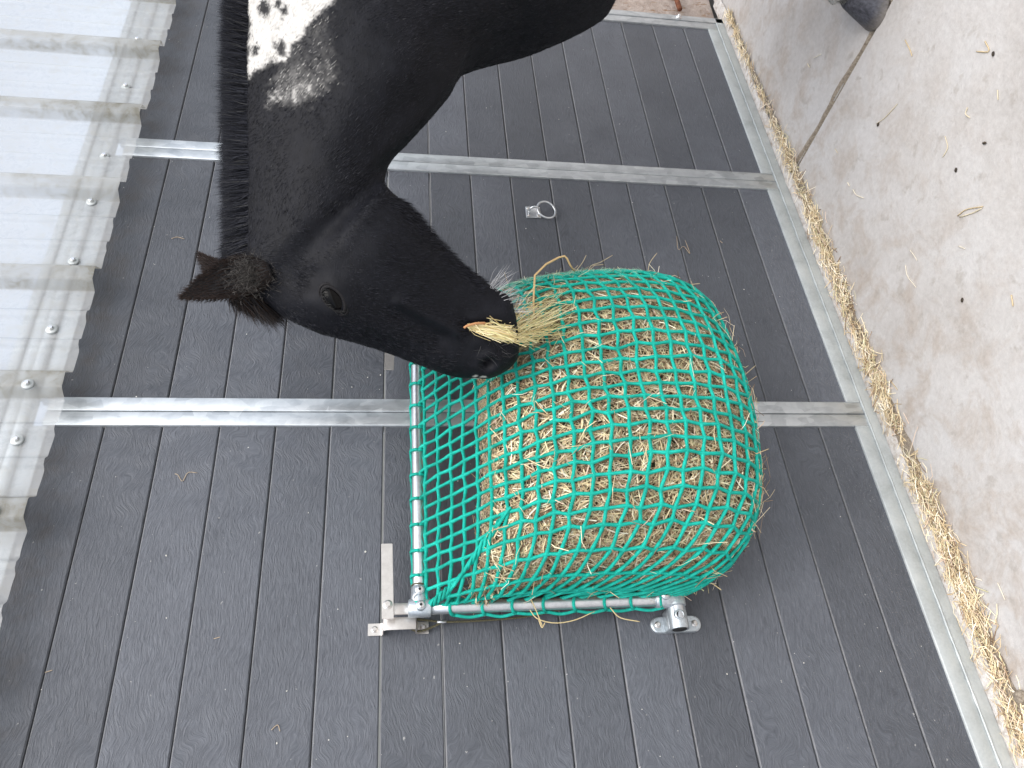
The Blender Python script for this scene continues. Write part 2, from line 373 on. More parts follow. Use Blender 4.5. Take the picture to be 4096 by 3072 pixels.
G = make_mats()

# ------------------------------------------------------------------ setting: ground, floor slabs, rough end wall
mb = MB(); mb.add([(-900, -900, -.06), (900, -900, -.06), (900, 900, -.06), (-900, 900, -.06)], [(0, 1, 2, 3)])
tag(mb.build('ground', G['yard'], smooth=False), kind='structure')
JX = 1.985                                        # expansion joint runs square to the wall
def slab(x0, x1, y0, y1, top):
    nx, ny = max(2, int((x1 - x0) / .25)), max(2, int((y1 - y0) / .25))
    mb = MB(); mb.box((x0, y0, -.055), (x1, y1, top), .004, 2); return mb
floor = bpy.data.objects.new('floor', None); COL.objects.link(floor); tag(floor, kind='structure')
slab(-6, JX - .006, -7, .03, 0.0).build('slab', G['conc'], floor, smooth=False)
slab(JX + .008, 8, -7, .03, -.004).build('slab', G['conc'], floor, smooth=False)
# dirt lying in the joint
mb = MB(); nseg = 160
ys = np.linspace(.0, -6, nseg); V = []; Fc = []
for i, y in enumerate(ys):
    w0 = .010 + .003 * noise.noise(Vector((3, y * 9, 0))); w1 = .010 + .012 * noise.noise(Vector((7, y * 7, 0))) + .006 * noise.noise(Vector((7, y * 31, 0))) + .014 * math.exp(y * 4)
    V += [(JX - .0055, y, -.030), (JX + .001, y, -.022), (JX + .0075 + w1 * .2, y, -.0015), (JX + .009 + max(w1, .003), y, -.0036)]
    if i: Fc += [tuple((i - 1) * 4 + k for k in (q, q + 1)) + tuple(i * 4 + k for k in (q + 1, q)) for q in range(3)]
mb.add(V, Fc); mb.build('joint_dirt', G['dirt'], floor)
# mortar ledge between floor and base rail
V = []; Fc = []; xs = np.linspace(-.95, 3.1, 500)
for i, x in enumerate(xs):
    w = .016 + .012 * noise.noise(Vector((x * 7, 1, 0))) + .008 * noise.noise(Vector((x * 25, 2, 0)))
    hgt = .012 + .003 * noise.noise(Vector((x * 18, 4, 0)))
    V += [(x, .02, hgt + .002), (x, -.002 - w * .4, hgt), (x, -.006 - w, hgt * .8), (x, -.012 - w, .0005)]
    if i: Fc += [tuple((i - 1) * 4 + k for k in (q, q + 1)) + tuple(i * 4 + k for k in (q + 1, q)) for q in range(3)]
mb = MB(); mb.add(V, Fc); tag(mb.build('mortar_ledge', G['mortar']), kind='structure')
# rough rendered wall beyond the last panel, and the rusty rod against it
V = []; Fc = []; nx, nz = 60, 60
for i in range(nx + 1):
    for k in range(nz + 1):
        x = 2.945 + 1.6 * i / nx; z = 2.24 * k / nz
        V.append((x, .055 + .012 * noise.fractal(Vector((x * 6, z * 6, 3)), 1, 2, 4), z))
Fc = [(i * (nz + 1) + k, (i + 1) * (nz + 1) + k, (i + 1) * (nz + 1) + k + 1, i * (nz + 1) + k + 1) for i in range(nx) for k in range(nz)]
mb = MB(); mb.add(V, Fc); mb.box((2.945, .08, 0), (4.545, .28, 2.24))
tag(mb.build('rendered_wall', G['block']), 'rough pinkish rendered masonry wall beyond the last board panel', 'wall')
mb = MB(); P0 = atY(2712, 20, .03); P0[1] = .026
mb.tube([(P0[0] + .4, .022, P0[2] + .012), (P0[0] + .15, .026, P0[2]), (P0[0] - .032, .030, P0[2] - .002)], .011, 10)
tag(mb.build('rusty_rod', G['rust']), 'rusty brown iron rod against the rough rendered wall', 'rod')

# ------------------------------------------------------------------ board wall panels
SEAMS = [-.873, .077, 1.0275, 1.978, 2.931]
PITCH = .1326; ZTOP = H + .8126
def board_mesh(length):
    bm = bmesh.new(); g = .0020; b = .0028; dpt = .03; h = PITCH
    prof = [(0, -h / 2 + g + b), (b * .9, -h / 2 + g), (dpt, -h / 2 + g), (dpt, h / 2 - g * .2), (b * .9, h / 2 - g * .2), (0, h / 2 - g * .2 - b)]
    V = []
    for x in (-length / 2, length / 2): V += [bm.verts.new((x, y, z)) for (y, z) in prof]
    n = len(prof)
    for k in range(n): bm.faces.new((V[k], V[(k + 1) % n], V[n + (k + 1) % n], V[n + k]))
    bm.faces.new(V[:n][::-1]); bm.faces.new(V[n:])
    bmesh.ops.recalc_face_normals(bm, faces=bm.faces)
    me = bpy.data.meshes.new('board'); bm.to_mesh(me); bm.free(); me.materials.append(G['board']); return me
LBL = ['board panel with galvanised posts, beyond the free end of the hay net latch', 'charcoal board panel carrying the steel latch bracket and hinge flange of the hay net',
       'charcoal board panel with the tie ring, behind the horse head', 'charcoal board panel behind the horse chest, ending at the rough wall']
for i in range(4):
    x0, x1 = SEAMS[i], SEAMS[i + 1]
    p = empty('wall_panel', (x0, .02, .014), LBL[i], 'wall panel', 'board wall panels')
    bme = board_mesh(x1 - x0 - .05)
    k = 0; z = ZTOP
    while z > .02:
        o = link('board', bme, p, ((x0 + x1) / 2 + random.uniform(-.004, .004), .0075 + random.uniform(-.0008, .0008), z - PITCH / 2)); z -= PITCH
    for (a, b_) in ((x0 + .0012, x0 + .040), (x1 - .040, x1 - .0012)):
        mb = MB(); mb.box((a, 0, .04), (b_, .046, ZTOP + .005), .0028, 2); mb.build('post', G['galv'], p)
    zr = H - 1.2835
    mb = MB(); mb.box((x0 + .0405, .0006, .0475), (x1 - .0405, .046, zr), .0025, 2); mb.build('bottom_rail', G['galv2'], p)
    mb = MB(); mb.box((x0 + .0405, .002, ZTOP - .008), (x1 - .0405, .046, ZTOP + .034), .0025, 2); mb.build('top_rail', G['galv'], p)
    # weld fillets where the posts meet the rail
    mb = MB()
    for xx in (x0 + .0405, x1 - .0405):
        mb.tube([(xx, .0002 + .0005 * random.random(), zz) for zz in np.linspace(.05, zr + .002, 10)], [.0018 + .0008 * random.random() for _ in range(10)], 6)
    mb.build('weld_bead', G['galv2'], p)
base = empty('base_rail', (.98, .02, .013), 'pale galvanised base angle along the floor under the board panels', 'rail')
mb = MB(); mb.box((-.95, -.001, .0135), (2.966, .05, .0468), .002, 2); mb.build('angle', G['galv2'], base)
xs = np.linspace(-.95, 2.93, 700)
P = [(x, -.0012 - .0007 * noise.noise(Vector((x * 30, 0, 0))), .0472 + .0010 * noise.noise(Vector((x * 11, 5, 0)))) for x in xs]
mb = MB(); mb.tube(P, [.0030 + .0012 * noise.noise(Vector((x * 40, 9, 0))) for x in xs], 7); mb.build('weld_bead', G['galv2'], base)
# bolt through the last post
mb = MB(); c = atY(2712, 62, 0.); c[1] = 0
# outer angle of the last post
mb2 = MB(); mb2.box((2.9335, -.001, .012), (2.968, .05, ZTOP + .03), .0025, 2); mb2.build('end_angle', G['galv'], base)
mb.lathe((2.952, -.001, c[2]), (0, -1, 0), [(0, .014), (.002, .014), (.004, .012), (.0045, .006), (.012, .006), (.0125, .004)], 18)
mb.build('bolt', G['chrome'], base)

# ------------------------------------------------------------------ clear ribbed sheet along the top
SZ0 = H + .762
sheet = empty('clear_ribbed_sheet', (1.2, -.045, SZ0), 'weathered clear ribbed plastic sheet screwed above the charcoal boards', 'plastic sheet')
def sheet_y(x):
    p = .329; t = ((x - .70) / p) % 1.0 * p      # rib starts at t=0
    y = 0.
    def trap(t, a, w, s, h):
        d = t - a
        if d < 0 or d > w: return 0.
        return h * min(1., d / s, (w - d) / s)
    y += trap(t, 0, .080, .018, .034)
    y += trap(t, .145, .034, .010, .011) + trap(t, .235, .034, .010, .011)
    return -.046 - y
xs = np.arange(-.95, 3.6, .0042); zs = np.concatenate([np.linspace(SZ0, SZ0 + .03, 5), np.linspace(SZ0 + .06, SZ0 + 1.5, 26)])
V = []; nz = len(zs)
for x in xs:
    w = .0035 * noise.noise(Vector((x * 10, 0, 3)))
    for k, z in enumerate(zs):
        fade = math.exp(-k * .6)
        V.append((x, sheet_y(x) + .004 * noise.noise(Vector((x * 3, z * 2, 1))) + .004 * fade * noise.noise(Vector((x * 22, 8, 1))), z + (w * fade if k < 5 else 0)))
Fc = [(i * nz + k, (i + 1) * nz + k, (i + 1) * nz + k + 1, i * nz + k + 1) for i in range(len(xs) - 1) for k in range(nz - 1)]
mb = MB(); mb.add(V, Fc); sho = mb.build('sheet', G['clear'], sheet)
gv = []
for x in xs:
    t = ((x - .70) / .329) % 1.0 * .329; rb = 1. if t < .084 else (.3 if t < .10 else 0.)
    for k, z in enumerate(zs):
        a_ = rb * (.62 + .75 * noise.noise(Vector((x * 9, z * 3, 2)))) + .5 * max(0, noise.noise(Vector((x * 5, z * 4, 8))) - .15) * (1 if t < .12 else .3)
        gv.append(min(1., max(0., a_ + (.25 * math.exp(-(z - SZ0) * 20) if rb else 0))))
ca = sho.data.color_attributes.new('tint', 'FLOAT_COLOR', 'POINT'); ca.data.foreach_set('color', np.repeat(np.array(gv, np.float32), 4))
for (sx_, sz_) in ((558, 185), (506, 353), (420, 628), (367, 810), (296, 1047), (208, 1319), (135, 1570), (70, 1762), (0, 2075), (-95, 2420)):
    q = atY(sx_, sz_, -.047); yy = sheet_y(q[0]) - .0045
    mb = MB(); mb.lathe((q[0], yy, q[2]), (random.uniform(-.05, .05), -1, random.uniform(-.05, .05)), [(-.004, .0140), (0, .0140), (.0015, .0130), (.002, .007)], 22)
    s_ = mb.build('washer', G['galv2'], sheet)
    mb = MB(); mb.lathe((q[0], yy - .002, q[2]), (0, -1, 0), [(0, .0065), (.006, .0062), (.0068, .005)], 6); mb.build('screw', G['chrome'], sheet, smooth=False)
# steel girt behind the sheet
g = empty('cladding_rail', (1.2, .0, ZTOP + .07), 'pale steel cladding rail seen through the clear ribbed sheet', 'rail')
mb = MB(); mb.box((-.95, -.012, ZTOP + .036), (3.2, .03, ZTOP + .058), .002); mb.build('lower_lip', G['galv'], g)
mb = MB(); mb.box((-.95, -.004, ZTOP + .0605), (3.2, .03, ZTOP + .092), .002); mb.build('web', G['galv'], g)
mb = MB(); mb.box((-.95, -.012, ZTOP + .0945), (3.2, .03, ZTOP + .116), .002); mb.build('upper_lip', G['galv'], g)


# ------------------------------------------------------------------ tie ring on its plate
q = atY(2134, 845, .007); tr = empty('tie_ring', (q[0], .0075, q[2]), 'small galvanised tie ring on a square screwed plate, on the boards', 'tie ring')
px0, pz0 = 1.776, H - .4415; yb = .0072
mb = MB(); mb.box((px0 - .024, yb - .003, pz0 - .024), (px0 + .024, yb, pz0 + .024), .0012, 2); pl = mb.build('plate', G['zinc'], tr)
for dx in (-.016, .016):
    for dz in (-.016, .016):
        mb = MB(); mb.lathe((px0 + dx, yb - .003, pz0 + dz), (0, -1, 0), [(0, .0042), (.0012, .0040), (.0016, .0025)], 12); mb.build('screw', G['inox'], tr)
a = np.linspace(0, math.pi, 15)
mb = MB(); P = [(px0 - .004, yb + .002, pz0 + .014)] + [(px0 - .004, yb - .014 - .016 * math.sin(t), pz0 - .001 + .015 * math.cos(t)) for t in a] + [(px0 - .004, yb + .002, pz0 - .016)]
mb.tube(P, .0032, 10); mb.build('staple', G['zinc'], tr)
a = np.linspace(0, 2 * math.pi, 41)[:-1]; rc = np.array([px0 - .002, yb - .017, pz0 - .040])
e1 = nrm((1, -.18, .0)); e2 = nrm((0, -.18, 1.))
mb = MB(); mb.tube([rc + .0305 * (math.cos(t) * e1 + math.sin(t) * e2) for t in a], .0035, 10, closed=True); mb.build('ring', G['zinc'], tr)

# ------------------------------------------------------------------ hay feeder: hinged tube frame, clamps, latches, flange
TY = -.055; XL, XR = .503, 1.262; ZT = H - .0645; ZB = H - .640; TR = .0145
fr = empty('feeder_frame', ((XL + XR) / 2, TY, ZB), 'hinged square frame of galvanised tube holding the green hay net', 'feeder frame')
def rod(a, b, name, n=12):
    mb = MB(); P = np.linspace(a, b, n); mb.tube(P, TR, 18); return mb.build(name, G['zinc'], fr)
rod((XL + .02, TY, ZT), (XR - .02, TY, ZT), 'top_tube'); rod((XL, TY, ZB + .02), (XL, TY, ZT - .02), 'side_tube')
rod((XR, TY, ZB + .02), (XR, TY, ZT - .02), 'side_tube'); rod((XL - .045, TY, ZB), (XR + .02, TY, ZB), 'bottom_tube')
def set_screw(P, axis, par):
    mb = MB(); mb.lathe(P, axis, [(-.004, .0115), (.004, .0105), (.0055, .0095)], 18); boss = mb.build('screw_boss', G['cast'], par)
    mb = MB(); mb.lathe(P, axis, [(.003, .0078), (.0072, .0076), (.0076, .0068), (.0078, .0042), (.0079, .0040)], 18); mb.build('set_screw', G['chrome'], par)
    mb = MB(); mb.lathe(P, axis, [(.0060, .0036), (.0083, .0034)], 6); mb.build('socket', G['black'], par, smooth=False)
def clamp(x, z, sx, sz):
    """corner fitting: sleeve on the side tube, socket on the cross tube"""
    mb = MB()
    mb.lathe((x, TY, z - .024), (0, 0, 1), [(0, .0175), (.0015, .0195), (.046, .0195), (.048, .0175)], 24)
    mb.lathe((x, TY, z), (sx, 0, 0), [(0, .0190), (.016, .0190), (.045, .0180), (.0465, .0165)], 24)
    c = mb.build('corner_clamp', G['cast'], fr, sharp=45); c.data.materials[0] = G['cast']
    set_screw((x, TY - .019, z - .002), (0, -1, 0), c); set_screw((x + sx * .034, TY - .0175, z), (0, -1, 0), c)
clamp(XL, ZT, 1, -1); clamp(XR, ZT, -1, -1)
for (x, sx) in ((XL, 1), (XR, -1)):
    mb = MB()
    mb.lathe((x, TY, ZB + .002), (0, 0, 1), [(0, .0185), (.0015, .0195), (.046, .0190), (.048, .0172)], 24)
    mb.lathe((x - sx * .017, TY, ZB), (sx, 0, 0), [(0, .0185), (.0015, .0205), (.050, .0205), (.052, .0185)], 24)
    c = mb.build('corner_clamp', G['cast'], fr, sharp=45)
    set_screw((x + .004 * sx, TY - .0185, ZB + .030), (0, -1, 0), c); set_screw((x + sx * .012, TY - .0198, ZB - .002), (0, -1, 0), c)
# latch straps and levers at the two top corners
def hexbolt(P, axis, r, par, m='inox'):
    mb = MB(); mb.lathe(P, axis, [(0, r * 1.45), (.0012, r * 1.4)], 18); mb.build('bolt_washer', G[m], par)
    mb = MB(); mb.lathe(np.array(P) + nrm(axis) * .0012, axis, [(0, r), (.0045, r), (.0055, r * .82)], 6); mb.build('bolt', G[m], par, smooth=False)
for (x, sx) in ((XL, 1), (XR, -1)):
    mb = MB(); mb.box((x - .012, TY - .002, ZT + .022), (x + .012, TY + .003, ZT + .078), .0008); st = mb.build('latch_strap', G['inox'], fr)
    mb = MB(); za = H + .0025; zb_ = H + .0065
    A = np.array([x - sx * .022, TY - .0025, za - .012]); mbv = []
    for (xx, zc) in ((x - sx * .022, za), (x + sx * .145, zb_)):
        for yy in (TY - .007, TY - .0025):
            for dz in (-.0125, .0125): mbv.append((xx, yy, zc + dz))
    mb.add(mbv, [(0, 1, 3, 2), (4, 6, 7, 5), (0, 4, 5, 1), (2, 3, 7, 6), (0, 2, 6, 4), (1, 5, 7, 3)])
    lv = mb.build('latch_lever', G['inox'], fr, smooth=False)
    bm = bmesh.new(); bm.from_mesh(lv.data); bmesh.ops.recalc_face_normals(bm, faces=bm.faces); bmesh.ops.bevel(bm, geom=list(bm.edges), offset=.0009, segments=2, affect='EDGES'); bm.to_mesh(lv.data); bm.free()
    hexbolt((x + sx * .008, TY - .007, za + .0005), (0, -1, 0), .0072, lv)
# top-hat latch bracket screwed to the boards
br = empty('latch_bracket', (.478, .007, H - .02), 'stainless top hat latch bracket screwed to the boards beside the feeder corner', 'bracket')
yb = .0068; t_ = .003; xa, xb = .4645, .4905
def strip(path, name):
    V = []; Fc = []
    P = np.array(path); n = len(P); T = np.gradient(P, axis=0); T /= np.linalg.norm(T, axis=1)[:, None]; Nn = np.stack([T[:, 1], -T[:, 0]], 1)
    for i in range(n):
        for x in (xa, xb):
            V.append((x, P[i][0], P[i][1])); V.append((x, P[i][0] + Nn[i][0] * t_, P[i][1] + Nn[i][1] * t_))
    for i in range(n - 1):
        o = i * 4; q = o + 4
        Fc += [(o, o + 2, q + 2, q), (o + 1, q + 1, q + 3, o + 3), (o, q, q + 1, o + 1), (o + 2, o + 3, q + 3, q + 2)]
    Fc += [(0, 1, 3, 2), (n * 4 - 4, n * 4 - 2, n * 4 - 1, n * 4 - 3)]
    mb = MB(); mb.add(V, Fc); o = mb.build(name, G['inox'], br, smooth=True)
    bm = bmesh.new(); bm.from_mesh(o.data); bmesh.ops.recalc_face_normals(bm, faces=bm.faces); bm.to_mesh(o.data); bm.free(); o.data.set_sharp_from_angle(angle=R_(40)); return o
z0, z1, z2, z3 = H + .045, H + .0105, H - .0565, H - .086; yt = -.034
pth = [(yb - .001, z0), (yb - .001, z1 + .008), (yb - .0018, z1 + .004), (yb - .006, z1 + .0005), (yt + .006, z1), (yt + .0015, z1 - .0015), (yt, z1 - .006), (yt, z2 + .006), (yt + .0015, z2 + .0015), (yt + .006, z2), (yb - .006, z2 - .0005), (yb - .0018, z2 - .004), (yb - .001, z2 - .008), (yb - .001, z3)]
strip(pth, 'hat_strip')
for zz in ((z0 + z1) / 2 + .003, (z2 + z3) / 2 - .003): hexbolt((.4775, yb - .0035, zz), (0, -1, 0), .0052, br)
# oval wall flange with open socket that the frame hinges in
fl = empty('wall_flange', (.4615, .007, H - .65), 'grey cast oval wall flange with two bolts hinging the feeder frame', 'flange')
zc = H - .650; xc = .4615; hl, hw = .060, .0185
pts = []
for t in np.linspace(-math.pi / 2, math.pi / 2, 13): pts.append((math.cos(t) * hw + hl - hw, math.sin(t) * hw))
for t in np.linspace(math.pi / 2, 3 * math.pi / 2, 13): pts.append((math.cos(t) * hw - hl + hw, math.sin(t) * hw))
V = []; n = len(pts); lay = [(.0072, 1.), (-.0005, 1.), (-.0025, .93)]
for (yy, s_) in lay: V += [(xc + b * s_, yy, zc + a * (s_ if abs(a) < hl - hw else s_)) for (a, b) in pts]
Fc = [(l * n + k, l * n + (k + 1) % n, (l + 1) * n + (k + 1) % n, (l + 1) * n + k) for l in range(2) for k in range(n)] + [tuple(2 * n + k for k in range(n))[::-1]]
mb = MB(); mb.add(V, Fc); pf = mb.build('plate', G['cast'], fl, sharp=40)
bm = bmesh.new(); bm.from_mesh(pf.data); bmesh.ops.recalc_face_normals(bm, faces=bm.faces); bm.to_mesh(pf.data); bm.free()
mb = MB()
zs_ = ZB
mb.lathe((xc - .024, TY + .010, zs_), (1, 0, 0), [(.002, .0165), (0, .0185), (0, .0205), (.0015, .0215), (.052, .0215), (.053, .0195)], 28)
mb.box((xc - .021, -.035, zs_ - .020), (xc + .026, .0, zs_ + .020), .004, 2)
mb.build('socket_body', G['cast'], fl, sharp=45)
mb = MB(); mb.lathe((xc - .0245, TY + .010, zs_), (1, 0, 0), [(0, .0158), (.002, .0158)], 24); mb.build('socket_bore', G['black'], fl)
mb = MB(); mb.lathe((xc + .004, TY - .009, zs_ + .002), (-.1, -1, 0), [(-.004, .0125), (.0035, .0115), (.005, .0095), (.0052, .0075), (.0030, .0070)], 20); mb.build('screw_boss', G['cast'], fl)
mb = MB(); mb.lathe((xc + .004, TY - .0125, zs_ + .002), (-.1, -1, 0), [(0, .0068), (.0008, .0066)], 18); mb.build('socket_bore', G['black'], fl)
for s_ in (-1, 1): hexbolt((xc, -.0025, zc + s_ * .044), (0, -1, 0), .0052, fl)

# ------------------------------------------------------------------ the hay net: a bag of square mesh hung from the frame
PROF = crom([(0, .012), (.34, -.095), (.66, -.195), (.90, -.325), (1.0, -.50), (.97, -.645), (.80, -.745), (.50, -.775), (.22, -.72), (0, -.595)], 200)  # depth share, z below the top tube
def resample(P, n):
    d = np.r_[0, np.cumsum(np.linalg.norm(np.diff(P, axis=0), axis=1))]
    t = np.linspace(0, d[-1], n); return np.stack([np.interp(t, d, P[:, k]) for k in range(P.shape[1])], 1), d[-1]
DEP = .315
_pm, VLEN = resample(np.stack([PROF[:, 0] * DEP, PROF[:, 1]], 1), 400)
VT = np.linspace(0, 1, 400); VD = _pm[:, 0] / DEP; VZ = _pm[:, 1]
EXPO = .66
def xs_of(phi, v):
    bul = np.sin(np.pi * np.clip(v, 0, 1)) ** .8
    xl = XL - .004 + .012 * bul; xr = XR + .07 * bul
    c = (xl + xr) / 2; a = (xr - xl) / 2
    return c + a * np.sign(np.cos(phi)) * np.abs(np.cos(phi)) ** EXPO
_ph = np.linspace(math.pi, 0, 600)
_c = np.stack([xs_of(_ph, .5), DEP * np.abs(np.sin(_ph)) ** EXPO], 1)
_d = np.r_[0, np.cumsum(np.linalg.norm(np.diff(_c, axis=0), axis=1))]; ULEN = _d[-1]
def bag(u, v, off=0.):
    """u across (0 left tube .. 1 right tube), v down (0 top tube .. 1 bottom tube)"""
    u = np.asarray(u, float); v = np.asarray(v, float)
    phi = np.interp(u * ULEN, _d, _ph)
    s = np.abs(np.sin(phi)) ** EXPO
    dep = np.interp(v, VT, VD); zc_ = np.interp(v, VT, VZ)
    ze = .005 - .575 * v
    w = np.clip(s, 0, 1) ** .75
    x = xs_of(phi, v); 
    sag = .045 * np.sin(np.pi * v) * (x - .85)          # bag hangs lower towards the horse
    lump = .012 * np.sin(x * 17 + 3 * v) * np.sin(v * 9 + x * 4)
    y = TY + .004 - (DEP - off) * dep * s * (1 + .10 * (x - .9)) - lump * s * dep
    z = ZT + ze * (1 - w) + zc_ * w - sag * w + off * w * np.clip((v - .75) * 3, 0, 1)
    if off: x = x + off * np.sign(np.cos(phi)) * -np.abs(np.cos(phi)) ** 2
    return np.stack([x, y, z], -1)
NU = int(round(.58 * ULEN / (.74 * .0345))); NV = int(round(VLEN / .0400))
net = empty('hay_net', ((XL + XR) / 2, TY, ZB - .2), 'green braided small mesh hay net bulging with hay on its tube frame', 'hay net')
# knots, with the small sideways kink of knotless netting
KN = np.zeros((NU + 1, NV + 1, 2))
for i in range(NU + 1):
    for j in range(NV + 1):
        u = float(np.interp(i / NU, [0, .13, .87, 1], [0, .21, .79, 1])); v = j / NV
        ju = .10 * (1 if (i + j) % 2 else -1) * (.25 if v < .25 else .7) + random.gauss(0, .04)
        jv = .13 * (1 if (i + j) % 2 else -1) * (.45 if v < .25 else .5) + random.gauss(0, .04)
        sk = .35 * math.sin(math.pi * v) * (.5 - u)      # the whole net is pulled a little askew
        if i in (0, NU): ju = sk = 0
        if j in (0, NV): jv = 0
        KN[i, j] = (np.clip(u + (ju) / NU, 0, 1), np.clip(v + (jv + sk) / NV, 0, 1))
CR = .0043
def cord_uv(o):
    pass
class CordMB(MB):
    def __init__(s): super().__init__(); s.uvv = []
    def tube(s, P, r, n=7, closed=False, cap=True, flat=1.0):
        P = np.asarray(P, float); V, Fc = tube(P, r, n, closed, cap, flat)
        d = np.r_[0, np.cumsum(np.linalg.norm(np.diff(P, axis=0), axis=1))]
        for i in range(len(P)):
            for k in range(n): s.uvv.append((d[i], k / n))
        return s.add(V, Fc)
    def build(s, name, mat, parent=None, smooth=True, sharp=None):
        o = super().build(name, mat, parent, smooth, sharp); me = o.data
        uv = me.uv_layers.new(name='cord'); A = np.array(s.uvv)
        vi = np.zeros(len(me.loops), dtype=np.int32); me.loops.foreach_get('vertex_index', vi)
        uv.data.foreach_set('uv', A[vi].astype(np.float32).ravel()); return o
def seg(k0, k1, n=7, lift=0.0):
    t = np.linspace(0, 1, n)[:, None]; q = k0 * (1 - t) + k1 * t
    P = bag(q[:, 0], q[:, 1]); return P
nb = CordMB()
def net_line(keys):
    P = np.concatenate([seg(keys[i], keys[i + 1], 7)[:-1 if i < len(keys) - 2 else None] for i in range(len(keys) - 1)])
    # soften corners
    for _ in range(2): P[1:-1] = .25 * P[:-2] + .5 * P[1:-1] + .25 * P[2:]
    rr = CR * (1 + .10 * np.cos(np.arange(len(P)) * 2 * math.pi / 6)) * (1 + .05 * rng.standard_normal(len(P)))
    nb.tube(P, rr, 7)
for i in range(1, NU): net_line([KN[i, j] for j in range(0 if i % 2 == 0 else 1, NV + 1)])
for j in range(1, NV): net_line([KN[i, j] for i in range(0 if j % 2 == 0 else 1, NU + (0 if j % 2 else 1))])
for i in range(1, NU):
    for j in range(1, NV):
        c = bag(*KN[i, j]); d1 = nrm(bag(KN[i, j][0] + .002, KN[i, j][1]) - c); d2 = nrm(bag(KN[i, j][0], KN[i, j][1] + .002) - c)
        nb.tube([c - .0052 * (d1 + d2) * .7, c - .0025 * (d1 + d2) * .7, c, c + .0025 * (d1 + d2) * .7, c + .0052 * (d1 + d2) * .7], [.0024, .0044, .0050, .0044, .0024], 8)
nb.build('netting', G['net'], net)
# lashing loops round the tubes
lb = CordMB()
LR = .0036
def loop_x(x, tw=.6):
    t = np.linspace(0, 2 * math.pi, 22)
    lb.tube([(x + .004 * math.sin(a * .5) , TY - (TR + .0028) * math.cos(a), ZT + (TR + .0028) * math.sin(a)) for a in t], LR, 7)
for i in range(2, NU - 1, 2):
    k = bag(*KN[i, 0]); loop_x(k[0])
    if i + 2 < NU - 1:
        k2 = bag(*KN[i + 2, 0]); m_ = bag(*KN[i + 1, 1])
        lb.tube(crom([(k[0], TY - .008, ZT - .017), (.5 * (k[0] + m_[0]), TY - .012, .5 * (ZT - .016 + m_[2])), m_, (.5 * (k2[0] + m_[0]), TY - .012, .5 * (ZT - .016 + m_[2])), (k2[0], TY - .008, ZT - .017)], 24), LR, 7)
        lb.tube(crom([(k[0], TY + .006, ZT + .0165), (.5 * k[0] + .5 * k2[0], TY + .010, ZT + .0135), (k2[0], TY + .006, ZT + .0165)], 14), LR, 7)
def loop_z(x, z, s):
    t = np.linspace(0, 2 * math.pi, 22)
    lb.tube([(x - s * (TR + .0028) * math.cos(a), TY - (TR + .0028) * math.sin(a), z + .010 * math.sin(a) + .004 * math.cos(a)) for a in t], LR, 7)
lb.build('tube_lashing', G['net'], net)
for (x, s) in ((XL, 1), (XR, -1)):
    lb = CordMB()
    zz = [bag(KN[0, j][0], KN[0, j][1])[2] for j in range(2, NV - 1, 2)]
    zz = np.linspace(ZT - .075, ZB + .03, 8)
    for q_, z in enumerate(zz):
        loop_z(x, z + random.uniform(-.004, .004), s)
        if q_ < len(zz) - 1:
            z2 = zz[q_ + 1]
            lb.tube(crom([(x - s * .017, TY + .003, z), (x - s * (.019 + .003 * random.random()), TY + .008, (z + z2) / 2), (x - s * .017, TY + .003, z2)], 12), LR, 7)
            k1 = (x + s * .012, TY - .012, z + .004)
            m_ = bag(1.5 / NU if s > 0 else 1 - 1.5 / NU, (ZT - (z + z2) / 2) / .575)
            lb.tube(crom([k1, (.5 * k1[0] + .5 * m_[0], .5 * k1[1] + .5 * m_[1], .4 * z + .6 * (z + z2) / 2), m_, (x + s * .012, TY - .012, z2 + .004)], 16), LR, 7)
    lb.build('tube_lashing', G['net'], net)
# thick laced corner seam
uc = float(np.interp(-.70 * math.pi, -_ph, _d) / ULEN)
for s in (0, 1):
    sb = CordMB(); v = np.linspace(.004, .235, 90); u = uc * np.clip(v / .21, 0, 1.1) ** .7
    if s: u = 1 - u
    C0 = bag(u, v)
    for ph in (0, 2.1, 4.2):
        P = C0 + np.stack([.005 * np.cos(v * 210 + ph), -.003 + .005 * np.sin(v * 210 + ph), .003 * np.sin(v * 150 + ph)], 1)
        sb.tube(P, .0036, 7)
    sb.build('corner_seam', G['net'], net)
# cable tie at the corner
t = np.linspace(0, 2 * math.pi, 25)[:-1]
mb = MB(); mb.tube([(XL + .030 + .0, TY - .020 * math.cos(a) - .002, ZT - .012 + .024 * math.sin(a)) for a in t], .0016, 6, closed=True)
mb = MB(); mb.tube([(XL + .018 + .017 * math.cos(a) * .6, TY - .022 * max(-.6, math.cos(a * .5)) , ZT - .006 + .020 * math.sin(a)) for a in t], .0016, 6, closed=True, flat=.6); mb.build('cable_tie', G['nylon'], net)

